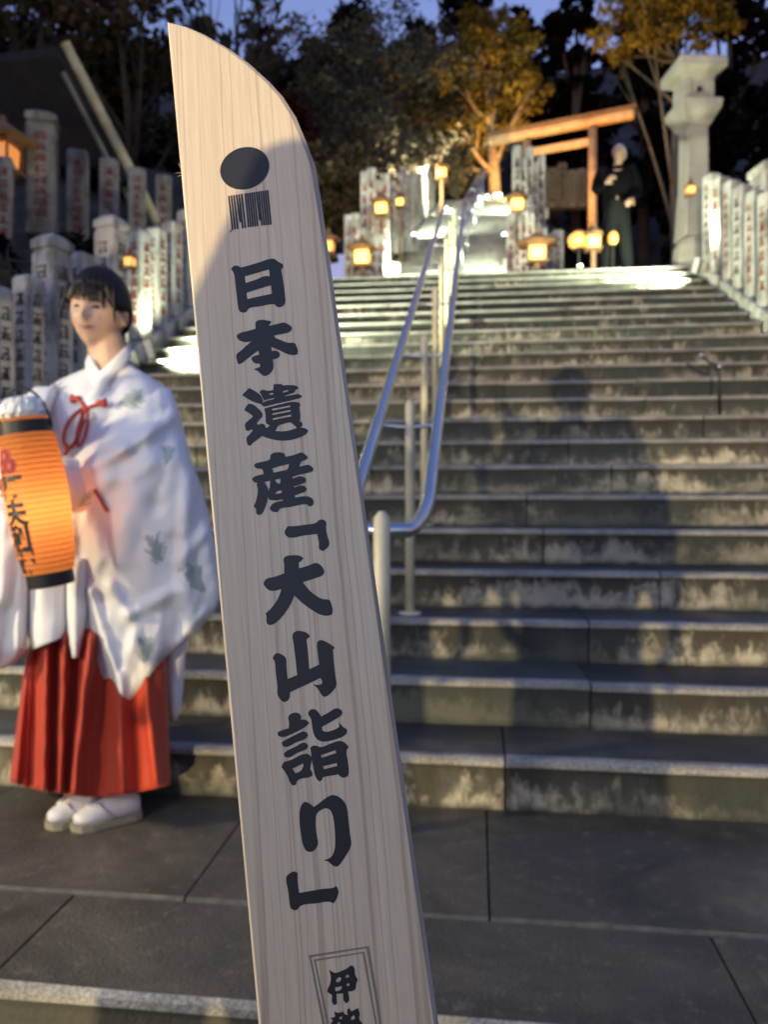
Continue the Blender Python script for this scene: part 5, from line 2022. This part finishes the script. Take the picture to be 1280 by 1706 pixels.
w2 = Matrix.Translation(girl.location) @ Matrix.Rotation(PSI, 4, 'Z')
WA, WB = w2 @ LA, w2 @ LB_
ax = (WB-WA)
LL = ax.length
ax.normalize()
lx_ = RT-ax*RT.dot(ax)
lx_.normalize()
ly_ = ax.cross(lx_)
lan = empty('paper_lantern', WA)
lan.rotation_euler = Matrix((lx_, ly_, ax)).transposed().to_euler()
tag(lan, 'large orange glowing cylindrical paper lantern with black lettering held by the woman in white', 'lantern')
R0 = 0.077
prof = []
nrib = 26
for i in range(nrib*4+1):
    t = i/(nrib*4)
    r = rprof(t)
    r -= 0.0016*abs(math.cos(math.pi*(i % 4)/4)) if i % 4 == 0 else 0
    prof.append((r, t*LL))
mb = MB()
rings = [[Vector((r*math.cos(2*math.pi*k/48), r*math.sin(2*math.pi*k/48), z)) for k in range(48)] for r, z in prof]
mb.loft(rings, cap=False)
mb.build('paper_body', M_PAPER, lan, smooth=True)
mb = MB()
for i in range(1, nrib):
    z = i/nrib*LL
    t = i/nrib
    r = rprof(t)-0.0012
    rg_ = []
    for a in range(48):
        ca, sa = math.cos(2*math.pi*a/48), math.sin(2*math.pi*a/48)
        rg_.append([Vector(((r+q*0.0009)*ca, (r+q*0.0009)*sa, z+w*0.0008)) for q, w in ((0, 1), (1, 0), (0, -1), (-1, 0))])
    rg_.append(rg_[0])
    mb.loft(rg_, cap=False)
tag(mb.build('bamboo_rib', plain('thin_bamboo_rib', (0.30, 0.10, 0.02), 0.8), lan), kind='stuff')
for nm, z0_, z1_, r_ in (('rim', -0.036, 0.006, 0.0545), ('rim', LL-0.006, LL+0.030, 0.061)):
    mb = MB()
    n_ = 40
    rg_ = []
    for r__, z__ in ((r_, z0_), (r_+0.003, z0_+0.002), (r_+0.003, z1_-0.002), (r_, z1_), (r_-0.008, z1_), (r_-0.008, z0_)):
        rg_.append([Vector((r__*math.cos(2*math.pi*k/n_), r__*math.sin(2*math.pi*k/n_), z__)) for k in range(n_)])
    rg_.append(rg_[0])
    mb.loft(rg_, cap=False)
    mb.build(nm, M_BLACKMETAL, lan, smooth=False)
mb = MB()
mb.lathe([(0.049, -0.030), (0.049, -0.022)], n=32)
mb.build('base_plate', M_BLACKMETAL, lan)
mb = MB()
rg_ = [[Vector((r__*math.cos(2*math.pi*k/32), r__*math.sin(2*math.pi*k/32), z__)) for k in range(32)] for r__, z__ in ((0.055, LL+0.02), (0.054, LL+0.045))]
mb.loft(rg_, cap=False)
mb.build('paper_neck', M_PAPER, lan, smooth=True)
# crumpled clear cover on top
mb = MB()
rings = []
for i, (r_, z_) in enumerate([(0.055, LL+0.040), (0.060, LL+0.052), (0.056, LL+0.072), (0.040, LL+0.088), (0.015, LL+0.094)]):
    rings.append([Vector(((r_+0.006*mnoise.noise(Vector((k*0.9, i*1.7, 3))))*math.cos(2*math.pi*k/36), (r_+0.006*mnoise.noise(Vector((k*0.9, i*1.7, 7))))*math.sin(2*math.pi*k/36), z_+0.007*mnoise.noise(Vector((k*1.1, i*2.3, 1))))) for k in range(36)])
mb.loft(rings)
mb.build('plastic_cover', plain('crumpled_pale_plastic', (0.80, 0.80, 0.76), 0.22), lan)
mb = MB()
mb.tube([Vector((0.066*math.cos(a), 0.0, LL+0.01+0.105*math.sin(a))) for a in [math.pi*i/16 for i in range(17)]], 0.0035, 8)
mb.build('handle', M_BLACKMETAL, lan, smooth=True)
light('lamp', 'POINT', (0, 0, 0), 0.72, (1.0, 0.62, 0.30), None, None, 0.06)
lamp_g = bpy.context.scene.collection.objects[-1] if False else [o for o in C.objects if o.type == 'LIGHT'][-1]
lamp_g.parent = lan
lamp_g.location = (0, 0, LL*0.45)
LANTERN_LAMP = lamp_g


def wrap(name, body, size, zc, ang0, mat, bold=0.01):
    cu = bpy.data.curves.new('tmp', 'FONT')
    cu.body = body
    cu.size = size
    cu.align_x = 'CENTER'
    cu.align_y = 'CENTER'
    cu.offset = bold*size
    cu.resolution_u = 3
    to = bpy.data.objects.new('tmp', cu)
    C.objects.link(to)
    dg = bpy.context.evaluated_depsgraph_get()
    tm = bpy.data.meshes.new_from_object(to.evaluated_get(dg))
    bpy.data.objects.remove(to)
    bpy.data.curves.remove(cu)
    bm = bmesh.new()
    bm.from_mesh(tm)
    for i in range(-12, 13):
        bmesh.ops.bisect_plane(bm, geom=bm.verts[:]+bm.edges[:]+bm.faces[:], plane_co=(i*size*0.06, 0, 0), plane_no=(1, 0, 0))
    for v in bm.verts:
        a = ang0+v.co.x/R0
        z = zc+v.co.y
        t = z/LL
        r = rprof(t)+0.0009
        v.co = Vector((r*math.sin(a), -r*math.cos(a), z))
    bm.to_mesh(tm)
    bm.free()
    tm.name = name
    tm.materials.clear()
    tm.materials.append(mat)
    o = bpy.data.objects.new(name, tm)
    C.objects.link(o)
    o.parent = lan
    return o


for ch_, zf in (('阿', 0.61), ('夫', 0.435), ('利', 0.26), ('講', 0.095)):
    wrap('printed_character', ch_, 0.068, LL*zf, -0.40, M_INK, 0.05)
# red crest
M_CREST = plain('red_crest_print', (0.30, 0.012, 0.018), 0.7)
M_CRESTL = plain('pale_red_crest_print', (0.62, 0.10, 0.06), 0.7)


def crest_patch(name, cx_, cz_, rad, mat, out, n_=28):
    mb = MB()
    vs_, fs_ = [(0, 0)], []
    for i in range(n_):
        a = 2*math.pi*i/n_
        vs_.append((rad*math.cos(a), rad*math.sin(a)))
    for i in range(n_):
        fs_.append((0, 1+i, 1+(i+1) % n_))
    P = []
    for x, z in vs_:
        a = -0.50+(cx_+x)/R0
        r = rprof((LL*0.80+cz_+z)/LL)+out
        P.append(Vector((r*math.sin(a), -r*math.cos(a), LL*0.80+cz_+z)))
    mb.add(P, fs_)
    return mb.build(name, mat, lan)


for i in range(3):
    a = math.pi/2+2*math.pi*i/3
    crest_patch('crest', 0.016*math.cos(a), 0.016*math.sin(a), 0.020, M_CREST, 0.0012+0.0002*i)
    crest_patch('crest_centre', 0.017*math.cos(a), 0.017*math.sin(a), 0.007, M_CRESTL, 0.0022)

# ---------------------------------------------------------------- clothed standing figures
def figure(root, J, sc, skin, jacket_mat, trouser_mat, hair_mat, headR, hair_fn, hands, shoe=M_BLACKMETAL, voxel=0.010):
    """J: joint positions in metres, local to root"""
    V = {k: Vector(v)*sc for k, v in J.items()}
    mb = MB()
    add_head(mb, V['head'], headR, sc)
    mb.tube([V['neck']-Vector((0, 0, 0.08)), V['neck'], V['head']-Vector((0, 0, 0.06))*sc], [0.06*sc, 0.055*sc, 0.05*sc], 12)
    mb.tube([V['hip'], (V['hip']+V['neck'])/2, V['neck']-Vector((0, 0, 0.08))], [0.13*sc, 0.12*sc, 0.13*sc], 14)
    for s in 'lr':
        mb.tube([V['neck']-Vector((0, 0, 0.09))*sc, V['sh'+s], V['el'+s]], [0.06*sc, 0.05*sc, 0.04*sc], 10)
        mb.tube([V['el'+s], V['wr'+s]], [0.04*sc, 0.028*sc], 10)
        d, up, curl = hands[s]
        add_hand(mb, V['wr'+s], d, up, sc*1.05, curl, 1 if s == 'r' else -1)
        mb.tube([V['hip'], V['kn'+s], V['an'+s]], [0.10*sc, 0.06*sc, 0.042*sc], 10)
        mb.ellipsoid(V['an'+s]+Vector((0, -0.06, -0.05))*sc, (0.045*sc, 0.13*sc, 0.04*sc), 10, 8)
    fuse(mb, 'body', skin, root, voxel, 2)
    face_bits(V['head'], headR, sc, root, brow=hair_mat)
    hair_shell('hair', V['head'], headR, sc, hair_mat, root, hair_fn, 0.014)
    mb = MB()
    top = V['neck']-Vector((0, 0, 0.02))*sc
    rings = []
    for t, wx, wy in ((-0.12, 0.168, 0.12), (0.0, 0.178, 0.125), (0.3, 0.18, 0.125), (0.6, 0.215, 0.14), (0.82, 0.215, 0.13), (0.93, 0.14, 0.10), (1.0, 0.075, 0.075)):
        c_ = V['hip'].lerp(top, t)
        rings.append([c_+Vector((wx*math.cos(a), wy*math.sin(a), 0))*sc for a in [2*math.pi*i/20 for i in range(20)]])
    mb.loft(rings)
    for s in 'lr':
        m_ = V['el'+s]
        mb.tube([V['neck']-Vector((0, 0, 0.10))*sc, V['sh'+s]*1.0, V['sh'+s].lerp(m_, 0.5), m_], [0.08*sc, 0.085*sc, 0.072*sc, 0.062*sc], 12)
        mb.tube([m_, m_.lerp(V['wr'+s], 0.6), V['wr'+s]], [0.062*sc, 0.052*sc, 0.046*sc], 12)
    fuse(mb, 'jacket', jacket_mat, root, voxel, 2)
    mb = MB()
    for s in 'lr':
        mb.tube([V['hip']+Vector((0, 0, 0.06)), V['hip'].lerp(V['kn'+s], 0.3)+Vector((0.02 if s == 'r' else -0.02, 0, 0)), V['kn'+s], V['an'+s]+Vector((0, 0, -0.03))], [0.15*sc, 0.115*sc, 0.085*sc, 0.075*sc], 14)
    fuse(mb, 'trousers', trouser_mat, root, voxel, 2)
    for s in 'lr':
        mb = MB()
        mb.ellipsoid(V['an'+s]+Vector((0, -0.06, -0.045))*sc, (0.052*sc, 0.145*sc, 0.045*sc), 14, 10)
        mb.build('shoe', shoe, root, smooth=True)


M_BLACKCOAT = plain('black_jacket', (0.003, 0.003, 0.004), 0.9)
M_BLACKCOAT.node_tree.nodes['Principled BSDF'].inputs['Specular IOR Level'].default_value = 0.03
M_GREYTROUSER = plain('dark_grey_trousers', (0.008, 0.009, 0.010), 0.95)
M_GREYTROUSER.node_tree.nodes['Principled BSDF'].inputs['Specular IOR Level'].default_value = 0.03


def hair_short(d):
    x, y, z = d
    line = 0.55-0.55*sstep(0.5, 0.95, abs(x)) if y < 0 else 0.05-0.5*sstep(0.2, 0.9, y)
    return sstep(line-0.08, line+0.08, z)


STAND = dict(head=(0, -0.02, 1.585), neck=(0, 0, 1.46), hip=(0, 0, 0.92), shl=(-0.19, 0, 1.40), shr=(0.19, 0, 1.40), ell=(-0.25, 0.02, 1.12), elr=(0.25, 0.02, 1.12), wrl=(-0.22, -0.14, 0.92), wrr=(0.24, -0.06, 0.87), knl=(-0.10, -0.02, 0.50), knr=(0.10, -0.02, 0.50), anl=(-0.14, 0.02, 0.09), anr=(0.14, 0.02, 0.09))
mp = at(1028, 430, 9.45)
man = empty('person', (mp.x, mp.y, LAND), PSI+math.radians(-14))
tag(man, 'grey haired man in a black jacket standing on the top landing beside the lanterns', 'person')
J = dict(STAND)
J.update(head=(0.03, -0.05, 1.58), ell=(-0.26, -0.06, 1.15), wrl=(-0.13, -0.22, 1.17), elr=(0.27, 0.02, 1.14), wrr=(0.18, -0.17, 0.96), neck=(0.01, -0.01, 1.455))
figure(man, J, 0.95, M_SKIN2, M_BLACKCOAT, M_GREYTROUSER, M_GREYHAIR, Euler((math.radians(-10), 0, math.radians(-25)), 'XYZ').to_matrix(), hair_short, {'l': ((0.5, -0.5, 0.4), (-0.3, -0.8, 0.2), 1.0), 'r': ((-0.4, -0.7, -0.5), (0.6, -0.4, 0.5), 1.0)})

# ---------------------------------------------------------------- lamps of the square behind the viewer, and an added unseen fill
fl = floodlight('added wide soft fill light, unseen behind the viewer at left', (-2.3, -1.6, 1.7), (-0.6, 1.8, 0.7), 0, (1.0, 0.93, 0.66), 2.2, group='floodlights of the square')
light('lamp', 'AREA', (-2.3+0.05, -1.6+0.1, 1.68), 36, (1.0, 0.92, 0.70), fl, (-0.6, 1.8, 0.7), 0.4)  # fill lamp added to brighten the woman's robe and the sword
fl = floodlight('low warm floodlight far behind the viewer throwing the shadows on the stair', (-1.28, -13.1, 0.35), (1.2, 4.5, 1.0), 0, (1.0, 0.84, 0.52), 1.5, group='floodlights of the square')
light('lamp', 'SPOT', (-1.28, -13.0, 0.36), 9200, (1.0, 0.78, 0.40), fl, (0.9, 4.5, 1.0), 0.06, cone=30, blend=0.3)

# onlookers standing behind the viewer; their shadows fall across the stair
ol = empty('person', (0.02, -0.52, -0.50), 0.0)
tag(ol, 'onlooker in a dark coat standing right behind the viewer', 'person', 'onlookers behind the viewer')
figure(ol, dict(STAND), 1.10, M_SKIN2, M_BLACKCOAT, M_GREYTROUSER, M_HAIR, Euler((0, 0, math.pi)).to_matrix(), hair_short, {'l': ((0.1, -0.4, -0.9), (-0.9, -0.2, 0.1), 0.6), 'r': ((-0.1, -0.4, -0.9), (0.9, -0.2, 0.1), 0.6)}, voxel=0.014)
for (x, y, rz, lab) in ((-0.62, -0.95, 0.2, 'onlooker in a dark coat behind the viewer, second from the right'), (-1.20, -1.05, -0.2, 'onlooker in a dark coat behind the viewer, third from the right'), (-2.1, -2.6, 0.1, 'onlooker in a dark coat behind the added soft fill light')):
    r_ = ol.copy()
    C.objects.link(r_)
    r_.location = (x, y, -0.50)
    r_.rotation_euler = (0, 0, rz)
    r_['label'] = lab
    for ch_ in list(ol.children):
        c_ = ch_.copy()
        C.objects.link(c_)
        c_.parent = r_

fl = floodlight('warm floodlight at the far left beside the woman in white, outside the picture', (-3.5, 0.55, 1.5), (-0.6, 1.3, 0.9), 0, (1.0, 0.85, 0.5), 2.0, group='floodlights of the square')
light('lamp', 'AREA', (-3.42, 0.57, 1.5), 95, (1.0, 0.82, 0.46), fl, (-0.6, 1.3, 0.9), 0.3)
